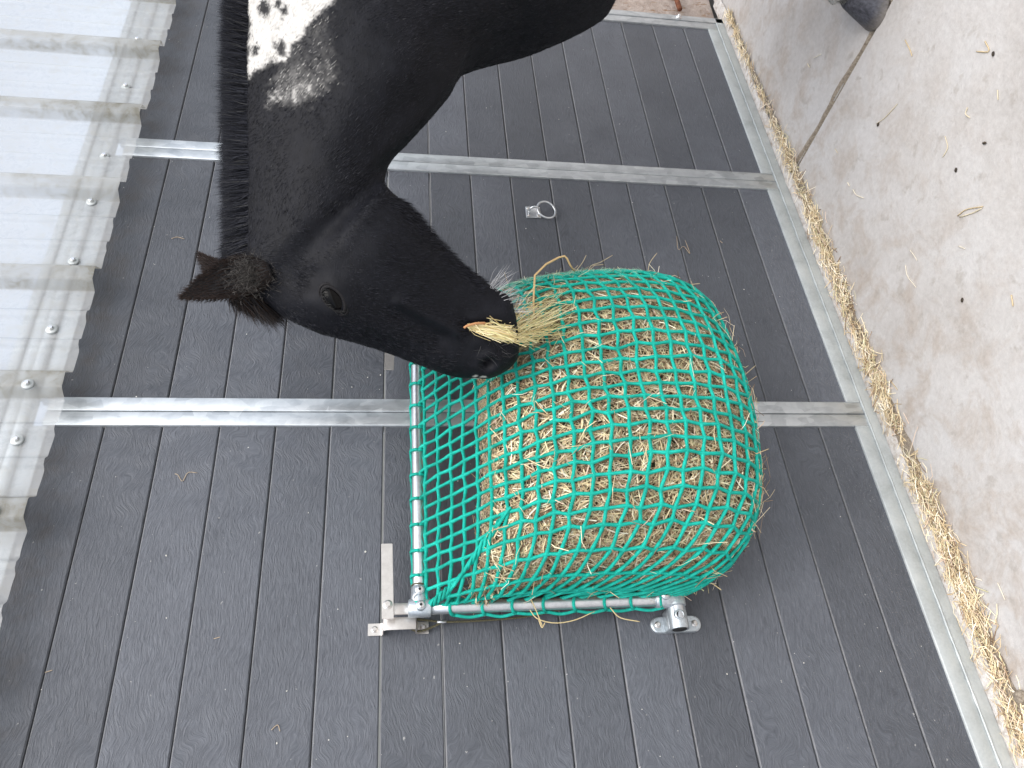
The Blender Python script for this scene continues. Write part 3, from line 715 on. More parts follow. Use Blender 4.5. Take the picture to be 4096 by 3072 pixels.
# ------------------------------------------------------------------ hay stalks
PAL = np.array([(.66, .54, .33), (.78, .68, .47), (.54, .42, .25), (.44, .33, .19), (.30, .20, .12), (.52, .48, .28), (.17, .11, .065), (.62, .48, .36), (.88, .81, .65)])
PW = np.array([.17, .15, .14, .12, .13, .08, .11, .06, .06])
def stalks(P, T, Nn, length, width, bend, name, parent=None, pal=PAL, pw=PW, mat_='hay', kink=.3, tipw=.75):
    """bent flat-tube stalks: P middle, T direction, Nn outward; all arrays"""
    n = len(P); length = np.broadcast_to(length, n); width = np.broadcast_to(width, n)
    B = np.cross(T, Nn); B /= np.linalg.norm(B, axis=1)[:, None] + 1e-9
    lat = rng.normal(0, bend, n)[:, None] * length[:, None]; up = rng.normal(0, bend * .5, n)[:, None] * length[:, None]
    k = rng.uniform(-.2, .2, n)[:, None]
    A0 = P - T * length[:, None] / 2; A2 = P + T * length[:, None] / 2; A1 = P + T * length[:, None] * k + B * lat + Nn * up
    cols = pal[rng.choice(len(pal), n, p=pw / pw.sum())] * rng.uniform(.8, 1.3, (n, 1))
    V = np.zeros((n, 9, 3))
    for q, (A, s) in enumerate(((A0, .85), (A1, 1.), (A2, tipw))):
        w = width[:, None] * s
        V[:, q * 3 + 0] = A + B * w * .5; V[:, q * 3 + 1] = A + Nn * w * .5; V[:, q * 3 + 2] = A - B * w * .5
    base_i = (np.arange(n) * 9)[:, None, None]
    f = np.array([(0, 1, 4, 3), (1, 2, 5, 4), (3, 4, 7, 6), (4, 5, 8, 7)])
    Fc = (base_i + f[None]).reshape(-1, 4)
    me = bpy.data.meshes.new(name); me.vertices.add(n * 9); me.vertices.foreach_set('co', V.reshape(-1).astype(np.float32))
    me.loops.add(len(Fc) * 4); me.loops.foreach_set('vertex_index', Fc.reshape(-1).astype(np.int32))
    me.polygons.add(len(Fc)); me.polygons.foreach_set('loop_start', (np.arange(len(Fc)) * 4).astype(np.int32)); me.update(calc_edges=True)
    ca = me.color_attributes.new('tint', 'FLOAT_COLOR', 'POINT')
    ca.data.foreach_set('color', np.concatenate([np.repeat(cols, 9, 0), np.ones((n * 9, 1))], 1).astype(np.float32).ravel())
    me.materials.append(G[mat_]); return link(name, me, parent)
hay = empty('hay_fill', (.88, -.15, ZB - .2), 'golden brown hay filling the green net bag', 'hay')
# packed core
VH = .215
nu, nv = 90, 70; V = []; Fc = []
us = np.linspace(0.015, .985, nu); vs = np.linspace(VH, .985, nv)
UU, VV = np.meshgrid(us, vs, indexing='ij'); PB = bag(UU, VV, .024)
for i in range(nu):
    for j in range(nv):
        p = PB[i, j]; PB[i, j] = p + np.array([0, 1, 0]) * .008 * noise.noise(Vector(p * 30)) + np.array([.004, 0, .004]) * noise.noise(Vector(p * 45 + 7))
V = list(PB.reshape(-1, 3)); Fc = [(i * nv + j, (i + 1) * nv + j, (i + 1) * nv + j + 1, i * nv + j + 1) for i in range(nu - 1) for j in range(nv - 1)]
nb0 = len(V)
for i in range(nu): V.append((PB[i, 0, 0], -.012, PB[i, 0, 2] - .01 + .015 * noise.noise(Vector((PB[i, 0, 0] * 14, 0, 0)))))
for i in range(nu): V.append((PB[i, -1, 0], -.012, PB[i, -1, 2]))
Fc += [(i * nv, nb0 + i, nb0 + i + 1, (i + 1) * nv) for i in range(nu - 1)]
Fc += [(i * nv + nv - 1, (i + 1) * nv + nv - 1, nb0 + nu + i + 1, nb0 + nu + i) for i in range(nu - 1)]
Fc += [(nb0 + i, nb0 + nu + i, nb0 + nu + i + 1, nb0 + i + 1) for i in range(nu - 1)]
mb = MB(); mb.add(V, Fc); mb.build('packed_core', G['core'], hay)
def surf_frames(u, v, off=0.):
    P = bag(u, v, off); e = .004
    du = bag(u + e, v, off) - bag(u - e, v, off); dv = bag(u, v + e, off) - bag(u, v - e, off)
    n = np.cross(dv, du); n /= np.linalg.norm(n, axis=1)[:, None] + 1e-12
    du /= np.linalg.norm(du, axis=1)[:, None] + 1e-12
    # outward = away from bag centre
    cen = np.array([.88, -.10, ZB + .12]); flip = np.sum(n * (P - cen), 1) < 0; n[flip] *= -1
    t2 = np.cross(n, du); return P, du, t2, n
def bag_stalks(n, v0, v1, off0, off1, l0, l1, w0, w1, name, tilt=.12):
    u = rng.uniform(.03, .97, n); v = rng.uniform(v0, v1, n)
    P, e1, e2, nn = surf_frames(u, v, .019)
    a = rng.uniform(0, 2 * math.pi, n)
    # locally combed: neighbouring stalks share a lie
    lie = np.array([noise.noise(Vector((p[0] * 16, p[2] * 16, 2.))) for p in P]) * 5
    a = np.where(rng.random(n) < .55, lie + rng.normal(0, .5, n), a)
    T = e1 * np.cos(a)[:, None] + e2 * np.sin(a)[:, None] + nn * rng.normal(0, tilt, n)[:, None]; T /= np.linalg.norm(T, axis=1)[:, None]
    P = P + nn * rng.uniform(off0, off1, n)[:, None]
    Nn = nn - T * np.sum(nn * T, 1)[:, None]; Nn /= np.linalg.norm(Nn, axis=1)[:, None]
    return stalks(P, T, Nn, rng.uniform(l0, l1, n), rng.uniform(w0, w1, n), .09, name, hay)
tag(bag_stalks(15000, VH, .93, -.006, .006, .025, .075, .0010, .0022, 'stalks', .08), kind='stuff')
tag(bag_stalks(8500, VH, .93, -.002, .008, .03, .075, .0017, .0035, 'coarse_stalks', .07), kind='stuff')
tag(bag_stalks(520, VH, .95, .010, .026, .03, .07, .0010, .0022, 'poking_stalks', .6), kind='stuff')
# ragged top of the hay seen through the upper net
n = 3800; u = rng.uniform(.05, .95, n); P1 = bag(u, np.full(n, VH) + rng.normal(0, .008, n), .016); f = rng.uniform(0, 1, n) ** .8
P = P1.copy(); P[:, 1] = P1[:, 1] * (1 - f) + (-.02) * f; P[:, 2] += rng.normal(.002, .008, n)
a = rng.uniform(0, 2 * math.pi, n); T = np.stack([np.cos(a), np.sin(a), rng.normal(.05, .35, n)], 1); T /= np.linalg.norm(T, axis=1)[:, None]
nn = np.tile([0., -.2, 1.], (n, 1)); nn -= T * np.sum(nn * T, 1)[:, None]; nn /= np.linalg.norm(nn, axis=1)[:, None]
tag(stalks(P, T, nn, rng.uniform(.03, .08, n), rng.uniform(.001, .0024, n), .12, 'top_stalks', hay), kind='stuff')
# fraying on the bag where teeth have worn the cord
n = 1500; u = np.clip(rng.normal(.86, .05, n), 0, .97); v = np.clip(rng.uniform(.16, .6, n), 0, 1)
P, e1, e2, nn = surf_frames(u, v, 0); a = rng.uniform(0, 6.28, n)
T = e1 * np.cos(a)[:, None] + e2 * np.sin(a)[:, None] + nn * rng.normal(.1, .3, n)[:, None]; T /= np.linalg.norm(T, axis=1)[:, None]
Nn = nn - T * np.sum(nn * T, 1)[:, None]; Nn /= np.linalg.norm(Nn, axis=1)[:, None]
tag(stalks(P + nn * .003, T, Nn, rng.uniform(.012, .035, n), rng.uniform(.0005, .0009, n), .2, 'frayed_fibres', net, np.array([(.35, .62, .46), (.6, .72, .52), (.15, .5, .36)]), np.ones(3)), kind='stuff')

# ------------------------------------------------------------------ retaining cord with crimp
cd = empty('retaining_cord', (.47, -.02, H - .15), 'thin dark olive retaining cord looped through the latch bracket', 'cord')
pts = [(1656, 2475, -.02), (1700, 2480, -.012), (1766, 2487, -.012), (1850, 2486, -.012), (2000, 2477, -.014), (2130, 2462, -.018), (2240, 2436, -.03), (2330, 2395, -.03), (2480, 2320, -.02)]
mb = MB(); mb.tube(crom([atY(*p) for p in pts], 80), .0026, 8); mb.build('cord', G['cord'], cd)
pts = [(1766, 2491, -.012), (1720, 2512, -.008), (1680, 2524, -.006), (1650, 2518, -.004), (1645, 2500, -.002), (1655, 2480, -.006), (1700, 2479, -.010)]
mb = MB(); mb.tube(crom([atY(*p) for p in pts], 60), .0026, 8); mb.build('cord_loop', G['cord'], cd)
mb = MB(); mb.tube([atY(1748, 2489, -.012), atY(1785, 2488, -.012)], .0046, 12, flat=.7); mb.build('crimp_sleeve', G['zinc'], cd)
pts = [(1690, 2352, TY - .016), (1672, 2349, TY - .018), (1650, 2349, TY - .014)]
mb = MB(); t = np.linspace(0, 2 * math.pi, 25)[:-1]; xx = XL + .049
mb.tube([(xx + .001 * math.sin(a), TY - (TR + .0018) * math.cos(a), ZT + (TR + .0018) * math.sin(a)) for a in t], .0017, 8, closed=True)
mb.tube(crom([(xx, TY + .004, ZT - .016), (XL + .05, -.03, ZT - .06), (XL + .055, -.026, ZT - .10), (XL + .07, -.022, ZT - .17)], 24), .0017, 8); mb.build('cord_tail', G['cord'], cd)

# ------------------------------------------------------------------ the horse
horse = empty('horse', (2.35, -1.0, 0), 'black horse with a white neck patch and clipped mane pulling hay from the net', 'horse')
MZ = atY(2040, 1400, -.345)
def lat(al): return np.array([math.sin(R_(al)), math.cos(R_(al)), 0.])
NH = lat(50)
def hp(px, py): return onplane(px, py, MZ, NH)
TS = np.array([0, .06, .2, .38, .56, .74, .9, 1.])       # from face/crest side to throat side
# (face point, throat point, half widths at TS, lateral angle)
SEC = []
def hs(f, b, w): SEC.append((hp(*f), hp(*b), np.array(w), 50.))
hs((2070, 1392), (2060, 1262), (.010, .024, .034, .038, .038, .034, .024, .010))
hs((2064, 1432), (2054, 1218), (.016, .034, .044, .047, .047, .042, .030, .012))
hs((2030, 1468), (2030, 1178), (.020, .042, .052, .052, .050, .046, .034, .014))
hs((1962, 1503), (1985, 1156), (.022, .045, .058, .055, .051, .047, .036, .014))
hs((1896, 1506), (1942, 1128), (.024, .044, .058, .057, .053, .046, .034, .014))
hs((1821, 1498), (1900, 1098), (.026, .042, .056, .058, .056, .048, .034, .014))
hs((1746, 1478), (1858, 1066), (.028, .043, .057, .062, .061, .052, .036, .014))
hs((1622, 1430), (1803, 1014), (.032, .047, .064, .075, .073, .062, .042, .016))
hs((1500, 1382), (1742, 957), (.038, .055, .078, .088, .085, .074, .050, .018))
hs((1378, 1345), (1684, 882), (.046, .066, .092, .094, .091, .082, .056, .020))
hs((1285, 1316), (1626, 822), (.050, .074, .096, .094, .093, .084, .058, .020))
hs((1199, 1282), (1572, 776), (.048, .072, .088, .088, .088, .080, .056, .020))
hs((1120, 1238), (1544, 745), (.040, .062, .078, .081, .081, .074, .054, .022))
SEC.append((hp(1040, 1180), atY(1542, 700, -.585), np.array((.030, .052, .070, .078, .078, .072, .054, .024)), 48.))
SEC.append((hp(985, 1090), atY(1560, 650, -.60), np.array((.026, .044, .066, .080, .082, .074, .056, .024)), 45.))
SEC.append((atY(985, 950, -.49), atY(1590, 610, -.615), np.array((.022, .040, .064, .084, .088, .080, .060, .026)), 42.))
SEC.append((atY(985, 780, -.53), atY(1650, 545, -.63), np.array((.022, .040, .068, .090, .098, .090, .066, .028)), 38.))
SEC.append((atY(984, 600, -.575), atY(1725, 455, -.645), np.array((.023, .042, .074, .100, .112, .104, .076, .032)), 34.))
SEC.append((atY(985, 430, -.62), atY(1800, 362, -.66), np.array((.024, .046, .082, .114, .130, .124, .090, .038)), 31.))
SEC.append((atY(986, 270, -.66), atY(1874, 246, -.67), np.array((.026, .050, .092, .130, .150, .146, .112, .050)), 29.))
SEC.append((atY(990, 120, -.70), atY(2036, 160, -.68), np.array((.028, .056, .104, .150, .172, .172, .140, .070)), 27.))
SEC.append((atY(994, -20, -.735), atY(2250, 88, -.69), np.array((.030, .062, .118, .170, .195, .200, .165, .085)), 25.))
SEC.append((atY(1000, -170, -.77), atY(2430, 5, -.70), np.array((.034, .070, .132, .188, .215, .222, .185, .095)), 25.))
SEC.append((atY(1020, -330, -.81), atY(2500, -90, -.73), np.array((.04, .08, .145, .205, .232, .236, .195, .10)), 25.))
dirb = np.array([math.cos(R_(25)), -math.sin(R_(25)), 0.])
tb = SEC[-1][0].copy(); bb = SEC[-1][1].copy()
for (d, zt, zb, w) in ((.20, H + .19, H - .58, 1.05), (.42, H + .12, H - .57, 1.15), (.70, H + .09, H - .55, 1.2), (.95, H + .12, H - .50, 1.15), (1.15, H + .13, H - .42, 1.1), (1.32, H + .06, H - .30, .9), (1.42, H - .05, H - .20, .5)):
    t = tb + dirb * d; t[2] = zt; b_ = bb + dirb * (d * .93); b_[2] = zb
    SEC.append((t, b_, np.array((.06, .12, .19, .225, .235, .225, .17, .07)) * w, 25.))
# resample along the body and loft
fA = crom([s_[0] for s_ in SEC], 300); bA = crom([s_[1] for s_ in SEC], 300); wA = np.clip(crom([s_[2] for s_ in SEC], 300), .004, 1); aA = crom([[s_[3]] for s_ in SEC], 300)[:, 0]
NT = 22; tt = .5 - .5 * np.cos(np.linspace(0, math.pi, NT))
V = []
for i in range(300):
    w = np.interp(tt, TS, wA[i]); w[0] *= .35; w[-1] *= .35
    for sg, rngk in ((-1, range(NT)), (1, range(NT - 1, -1, -1))):
        for k in rngk:
            V.append(fA[i] * (1 - tt[k]) + bA[i] * tt[k] + sg * w[k] * lat(aA[i]))
nr = NT * 2; Fc = [(i * nr + k, i * nr + (k + 1) % nr, (i + 1) * nr + (k + 1) % nr, (i + 1) * nr + k) for i in range(299) for k in range(nr)]
Fc += [tuple(range(nr))[::-1], tuple(299 * nr + k for k in range(nr))]
hb = MB(); hb.add(V, Fc)
# legs: foot on the floor, joints, up into the trunk
hoof_toe = atZ(3510, 108, 0.)
rf = np.array([hoof_toe[0], hoof_toe[1], 0]) + dirb * .075       # right fore foot centre
LL = -lat(25)                                                     # towards the horse's left
feet = {'rf': rf, 'lf': rf + LL * .30 + dirb * .10, 'rh': rf + dirb * 1.12 + LL * .02, 'lh': rf + dirb * 1.0 + LL * .34}
def leg(P, r): hb.tube(crom(P, 40), crom([[q] for q in r], 40)[:, 0], 16)
for k in ('rf', 'lf'):
    f = feet[k]; inw = LL * (.03 if k == 'rf' else -.03)
    leg([f + dirb * .045 + (0, 0, .078), f + dirb * .085 + (0, 0, .13), f + dirb * .135 + (0, 0, .20), f + dirb * .15 + (0, 0, .32), f + dirb * .15 + (0, 0, .46), f + dirb * .17 + inw + (0, 0, .66), f + dirb * .13 + inw * 1.5 + (0, 0, .88), f + dirb * .13 + inw * 2 + (0, 0, 1.05)], (.066, .052, .050, .038, .056, .068, .105, .12))
for k in ('rh', 'lh'):
    f = feet[k]; inw = LL * (.03 if k == 'rh' else -.03)
    leg([f + (0, 0, .075), f + dirb * .03 + (0, 0, .14), f + dirb * .06 + (0, 0, .22), f + dirb * .08 + (0, 0, .36), f + dirb * .11 + (0, 0, .52), f + dirb * .03 + inw + (0, 0, .72), f - dirb * .06 + inw + (0, 0, .92), f + dirb * .02 + inw * 2 + (0, 0, 1.15)], (.066, .054, .050, .042, .055, .085, .13, .14))
raw = hb.build('raw', G['coat']); 
rm = raw.modifiers.new('r', 'REMESH'); rm.mode = 'VOXEL'; rm.voxel_size = .0075
dg = bpy.context.evaluated_depsgraph_get(); ev = raw.evaluated_get(dg); me = bpy.data.meshes.new_from_object(ev); me.name = 'body'
bpy.data.objects.remove(raw)
bm = bmesh.new(); bm.from_mesh(me)
for _ in range(3): bmesh.ops.smooth_vert(bm, verts=bm.verts, factor=.5, use_axis_x=True, use_axis_y=True, use_axis_z=True)
bm.normal_update(); bm.to_mesh(me); bm.free()
nvt = len(me.vertices); VB = np.zeros(nvt * 3, np.float32); me.vertices.foreach_get('co', VB); VB = VB.reshape(-1, 3).astype(float)
VN = np.zeros(nvt * 3, np.float32); me.vertex_normals.foreach_get('vector', VN); VN = VN.reshape(-1, 3).astype(float)
camside = np.sum(VN * (EYE - VB), 1) > 0
PXv, PYv = project(VB)
def near_surface(px, py):
    """point of the near side of the body under a photo pixel"""
    m = camside & (np.hypot(PXv - px, PYv - py) < 60) & (VB[:, 0] < 2.2)
    idx = np.where(m)[0]; i = idx[np.argmin(np.hypot(PXv[idx] - px, PYv[idx] - py))]; return VB[i].copy(), VN[i].copy()
disp = np.zeros(nvt); VB0 = VB.copy()
def push(px, py, r, amt, line=None):
    global disp
    p, n = near_surface(px, py); 
    if line is None: d = np.linalg.norm(VB0 - p, axis=1)
    else:
        q, _ = near_surface(*line); ab = q - p; t = np.clip(((VB0 - p) @ ab) / (ab @ ab), 0, 1); d = np.linalg.norm(VB0 - (p + t[:, None] * ab), axis=1)
    disp += amt * np.exp(-(d / r) ** 2) * (np.sum(VN * n, 1) > -.2)
push(1335, 1190, .042, .016)                       # brow and eye socket
push(1330, 1195, .016, -.010)
push(1250, 1120, .030, -.012)                      # hollow above the eye
push(1597, 1214, .014, .011, (1830, 1325))         # facial crest
push(1540, 1010, .085, .009)                       # cheek
push(1600, 1250, .022, -.009, (1760, 1350))
push(1955, 1440, .028, .013); push(1946, 1462, .0125, -.026); push(1968, 1450, .009, -.016)     # nostril
push(1890, 1450, .012, -.004, (1925, 1400))
push(1868, 1304, .008, -.010, (2050, 1318)); push(1900, 1270, .016, .005, (2010, 1255)); push(1930, 1365, .018, .005)
push(1860, 1300, .012, -.006)
push(1300, 560, .05, .008, (1650, 250)); push(1440, 640, .035, -.008, (1700, 330))
push(1560, 150, .12, .012)
VB = VB0 + VN * disp[:, None]
# winter-coat unevenness
VB += VN * np.array([.0016 * noise.noise(Vector(p * 18)) + .0008 * noise.noise(Vector(p * 60)) for p in VB0])[:, None]
me.vertices.foreach_set('co', VB.astype(np.float32).ravel()); me.update()
def inpoly(x, y, poly):
    x = np.asarray(x); y = np.asarray(y); ins = np.zeros(x.shape, bool); n = len(poly); j = n - 1
    for i in range(n):
        xi, yi = poly[i]; xj, yj = poly[j]
        c = ((yi > y) != (yj > y)) & (x < (xj - xi) * (y - yi) / (yj - yi + 1e-9) + xi); ins ^= c; j = i
    return ins
WHITE = [(930, 20), (996, 69), (1003, 113), (990, 170), (996, 227), (987, 309), (1028, 277), (1078, 252), (1135, 240), (1179, 170), (1242, 95), (1280, 50), (1330, 0), (1420, -130), (1600, -420), (1000, -420), (930, -200)]
ROAN = [(1128, 240), (1112, 300), (1072, 412), (1130, 400), (1160, 415), (1210, 405), (1267, 362), (1349, 300), (1330, 200), (1300, 60), (1240, 100), (1180, 172)]
SPOTS = [(1053, 32, 24), (1135, 44, 17), (1112, 12, 15), (1120, 190, 22), (1020, 205, 17), (1200, -60, 26)]
def coat_white(P, nrmv):
    x, y = project(P); jx = 9 * np.array([noise.noise(Vector(p * 60)) for p in P]); x = x + jx; y = y + 1.5 * jx
    near = (np.sum(nrmv * (-lat(30)), 1) > -.25) & (P[:, 0] < 2.3) & (P[:, 2] > .9)
    w = np.zeros(len(x)); ro = np.zeros(len(x))
    for q in range(6):
        w += inpoly(x + rng.normal(0, 5, len(x)), y + rng.normal(0, 9, len(x)), WHITE) / 6
        ro += inpoly(x + rng.normal(0, 15, len(x)), y + rng.normal(0, 20, len(x)), ROAN) / 6
    for (a, b, r) in SPOTS: w *= 1 - .92 * np.clip((r * 1.25 - np.hypot(x - a, (y - b) * .8) + rng.normal(0, 3, len(x))) / (r * .5), 0, 1)
    e = np.clip((y - 230) / 170, 0, 1) ** 1.5; stk = np.array([.5 + 1.0 * noise.noise(Vector((p[0] * 55, p[1] * 55, p[2] * 140))) for p in P])
    w = np.maximum(w, ro * np.clip((.16 + .62 * e) * (.35 + stk), 0, .8))
    sn = (np.hypot((x - 1915) / 34, (y - 1509) / 3.5) < 1); w[sn] = .8
    w = w * near
    # white lower legs
    low = (P[:, 2] < .34); w[low] = .75
    return w
cw = coat_white(VB, VN); cw = np.where((cw < .62) & (VB[:, 2] > .5), cw * .45, cw)
ca = me.color_attributes.new('tint', 'FLOAT_COLOR', 'POINT')
ca.data.foreach_set('color', np.repeat(cw[:, None], 4, 1).astype(np.float32).ravel())
me.materials.clear(); me.materials.append(G['coat']); me.polygons.foreach_set('use_smooth', [True] * len(me.polygons)); body = link('body', me, horse)

# ---- hair helper: each hair is a narrow bent blade
def hairs(P, Dv, Nn, length, width, cols, name, parent, curl=.0, droop=None, segs=2):
    n = len(P); length = np.broadcast_to(length, n)[:, None]; width = np.broadcast_to(width, n)[:, None]
    B = np.cross(Dv, Nn); B /= np.linalg.norm(B, axis=1)[:, None] + 1e-9
    rot = rng.uniform(-.9, .9, n)[:, None]; B = B * np.cos(rot) + np.cross(Dv, B) * np.sin(rot)
    c1 = rng.normal(0, curl, (n, 3)) * length
    dr = np.zeros(3) if droop is None else np.asarray(droop)
    A0 = P; A1 = P + Dv * length * .5 + c1 * .5 + dr * length * .25; A2 = P + Dv * length + c1 * rng.uniform(-.5, 1.5, (n, 1)) + dr * length
    V = np.stack([A0 - B * width * .5, A0 + B * width * .5, A1 - B * width * .4, A1 + B * width * .4, A2], 1)
    bi = (np.arange(n) * 5)[:, None, None]; tri = np.array([(0, 1, 3), (0, 3, 2), (2, 3, 4)])
    Fc = (bi + tri[None]).reshape(-1, 3)
    m = bpy.data.meshes.new(name); m.vertices.add(n * 5); m.vertices.foreach_set('co', V.reshape(-1).astype(np.float32))
    m.loops.add(len(Fc) * 3); m.loops.foreach_set('vertex_index', Fc.reshape(-1).astype(np.int32))
    m.polygons.add(len(Fc)); m.polygons.foreach_set('loop_start', (np.arange(len(Fc)) * 3).astype(np.int32)); m.update(calc_edges=True)
    ca = m.color_attributes.new('tint', 'FLOAT_COLOR', 'POINT')
    ca.data.foreach_set('color', np.concatenate([np.repeat(cols, 5, 0), np.ones((n * 5, 1))], 1).astype(np.float32).ravel())
    m.materials.append(G['hair']); o = link(name, m, parent); o['kind'] = 'stuff'; return o
# ---- short coat
me.calc_loop_triangles(); tri = np.zeros(len(me.loop_triangles) * 3, np.int32); me.loop_triangles.foreach_get('vertices', tri); tri = tri.reshape(-1, 3)
tc = VB[tri].mean(1); tn = np.cross(VB[tri[:, 1]] - VB[tri[:, 0]], VB[tri[:, 2]] - VB[tri[:, 0]]); ta = np.linalg.norm(tn, axis=1) / 2
mids = .5 * (fA + bA)
wgt = ta * (tc[:, 0] < 2.15) * (tc[:, 2] > .0) * np.where(np.sum(tn * (EYE - tc), 1) > -.3 * np.linalg.norm(tn, axis=1), 1., .12)
NHAIR = 230000
ti = rng.choice(len(tri), NHAIR, p=wgt / wgt.sum()); r1 = np.sqrt(rng.random(NHAIR))[:, None]; r2 = rng.random(NHAIR)[:, None]
w0, w1, w2 = 1 - r1, r1 * (1 - r2), r1 * r2
HP = VB[tri[ti, 0]] * w0 + VB[tri[ti, 1]] * w1 + VB[tri[ti, 2]] * w2
HN = VN[tri[ti, 0]] * w0 + VN[tri[ti, 1]] * w1 + VN[tri[ti, 2]] * w2; HN /= np.linalg.norm(HN, axis=1)[:, None]
# lie of the coat: down the face, back and down along the neck
si = np.zeros(NHAIR, int)
for c0 in range(0, NHAIR, 20000):
    si[c0:c0 + 20000] = np.argmin(((HP[c0:c0 + 20000, None, :] - mids[None, ::3, :]) ** 2).sum(2), 1) * 3
along = np.gradient(mids, axis=0); along /= np.linalg.norm(along, axis=1)[:, None]
acr = bA - fA; acr /= np.linalg.norm(acr, axis=1)[:, None]
hs_ = 300 * 13 / (len(SEC) - 1)
ish = np.clip((si - hs_ * .92) / (hs_ * .16), 0, 1)[:, None]
flow = (1 - ish) * (-along[si] * .9 + acr[si] * .45) + ish * (along[si] * .75 + acr[si] * .6 + np.array([0, 0, -.25]))
flow += np.array([[noise.noise(Vector(p * 9)), noise.noise(Vector(p * 9 + 5)), noise.noise(Vector(p * 9 + 11))] for p in HP]) * .5
flow -= HN * np.sum(flow * HN, 1)[:, None]; flow /= np.linalg.norm(flow, axis=1)[:, None] + 1e-9
hx, hy = project(HP)
jaw = np.clip(1 - np.abs(np.sum((HP - bA[si]) ** 2, 1) ** .5) / .06, 0, 1) * (si < 300 * 18 / (len(SEC) - 1)) * (si > 300 * 5 / (len(SEC) - 1))
ln = rng.uniform(.008, .014, NHAIR) * (1 - .55 * ((si < 300 * 5 / (len(SEC) - 1)))) + .020 * jaw * rng.random(NHAIR)
Dv = flow + HN * (rng.uniform(.04, .20, NHAIR) + .6 * jaw)[:, None]; Dv /= np.linalg.norm(Dv, axis=1)[:, None]
hw_ = coat_white(HP, HN); isw = rng.random(NHAIR) < hw_
fleck = (rng.random(NHAIR) < .010) & (si > hs_)
base_c = np.array([(.0065, .0068, .0095)]) * rng.uniform(.3, 3.0, (NHAIR, 1)) * np.array([[1., 1., 1.]])
brown = np.clip(np.array([noise.noise(Vector(p * 7)) for p in HP]), 0, 1)[:, None]; base_c = base_c * (1 + brown * np.array([[.35, .18, .05]]))
cols = np.where(isw[:, None], np.array([(.66, .64, .60)]) * rng.uniform(.7, 1.15, (NHAIR, 1)), base_c)
cols = np.where((fleck & ~isw)[:, None], cols + .05, cols)
EYEP = near_surface(1331, 1193)[0]; NOSP = near_surface(1950, 1458)[0]
kp = (np.linalg.norm(HP - EYEP, axis=1) > .031) & (np.linalg.norm(HP - NOSP, axis=1) > .016)
ln = ln * np.clip(np.linalg.norm(HP - EYEP, axis=1) / .07, .35, 1)
hairs((HP - HN * .0008)[kp], Dv[kp], HN[kp], ln[kp], rng.uniform(.0006, .0011, kp.sum()), cols[kp], 'coat_hair', horse, .07)
# ---- clipped upright mane along the crest
i0, i1 = int(300 * 13.3 / (len(SEC) - 1)), int(300 * 24 / (len(SEC) - 1))
NM = 42000
ii = rng.uniform(i0, i1, NM); ia = ii.astype(int); f_ = (ii - ia)[:, None]
cp = fA[ia] * (1 - f_) + fA[np.minimum(ia + 1, 299)] * f_; up_ = -acr[ia]; la = np.stack([lat(a) for a in aA])[ia]
off = rng.normal(0, 1, NM).clip(-2, 2)[:, None]
ramp_ = np.clip((ii - i0) / 10, 0.5, 1)
mlen = (.069 + .002 * np.sin(ii * .9) + rng.normal(0, .006, NM)) * ramp_ * (1 - .13 * np.abs(off[:, 0]))
Dm = up_ + la * off * .07 + along[ia] * (.16 + rng.normal(0, .12, NM))[:, None] + rng.normal(0, .05, (NM, 3)); Dm /= np.linalg.norm(Dm, axis=1)[:, None]
mc = np.array([(.010, .0105, .014)]) * rng.uniform(.4, 3.0, (NM, 1)); gl = rng.random(NM) < .05; mc[gl] = .07
mane = hairs(cp - up_ * .014 + la * off * .015, Dm, -la, mlen, .0013, mc, 'mane', horse, .07)
# solid root of the mane so light does not pass
V = []; Fc = []; idx = list(range(i0, i1, 2))
for q, i in enumerate(idx):
    hgt = .040 * min(1, max(.3, (i - i0) / 14)); up1 = -acr[i]; l1 = lat(aA[i]); b0 = fA[i] - up1 * .014 + along[i] * 0
    tp = b0 + up1 * hgt + along[i] * hgt * .2
    V += [b0 - l1 * .024, b0 - l1 * .020 + up1 * hgt * .6, tp - l1 * .008, tp + l1 * .008, b0 + l1 * .020 + up1 * hgt * .6, b0 + l1 * .024]
    if q: Fc += [((q - 1) * 6 + k, (q - 1) * 6 + k + 1, q * 6 + k + 1, q * 6 + k) for k in range(5)]
mb = MB(); mb.add(V, Fc); mb.build('mane_root', G['skin'], horse)
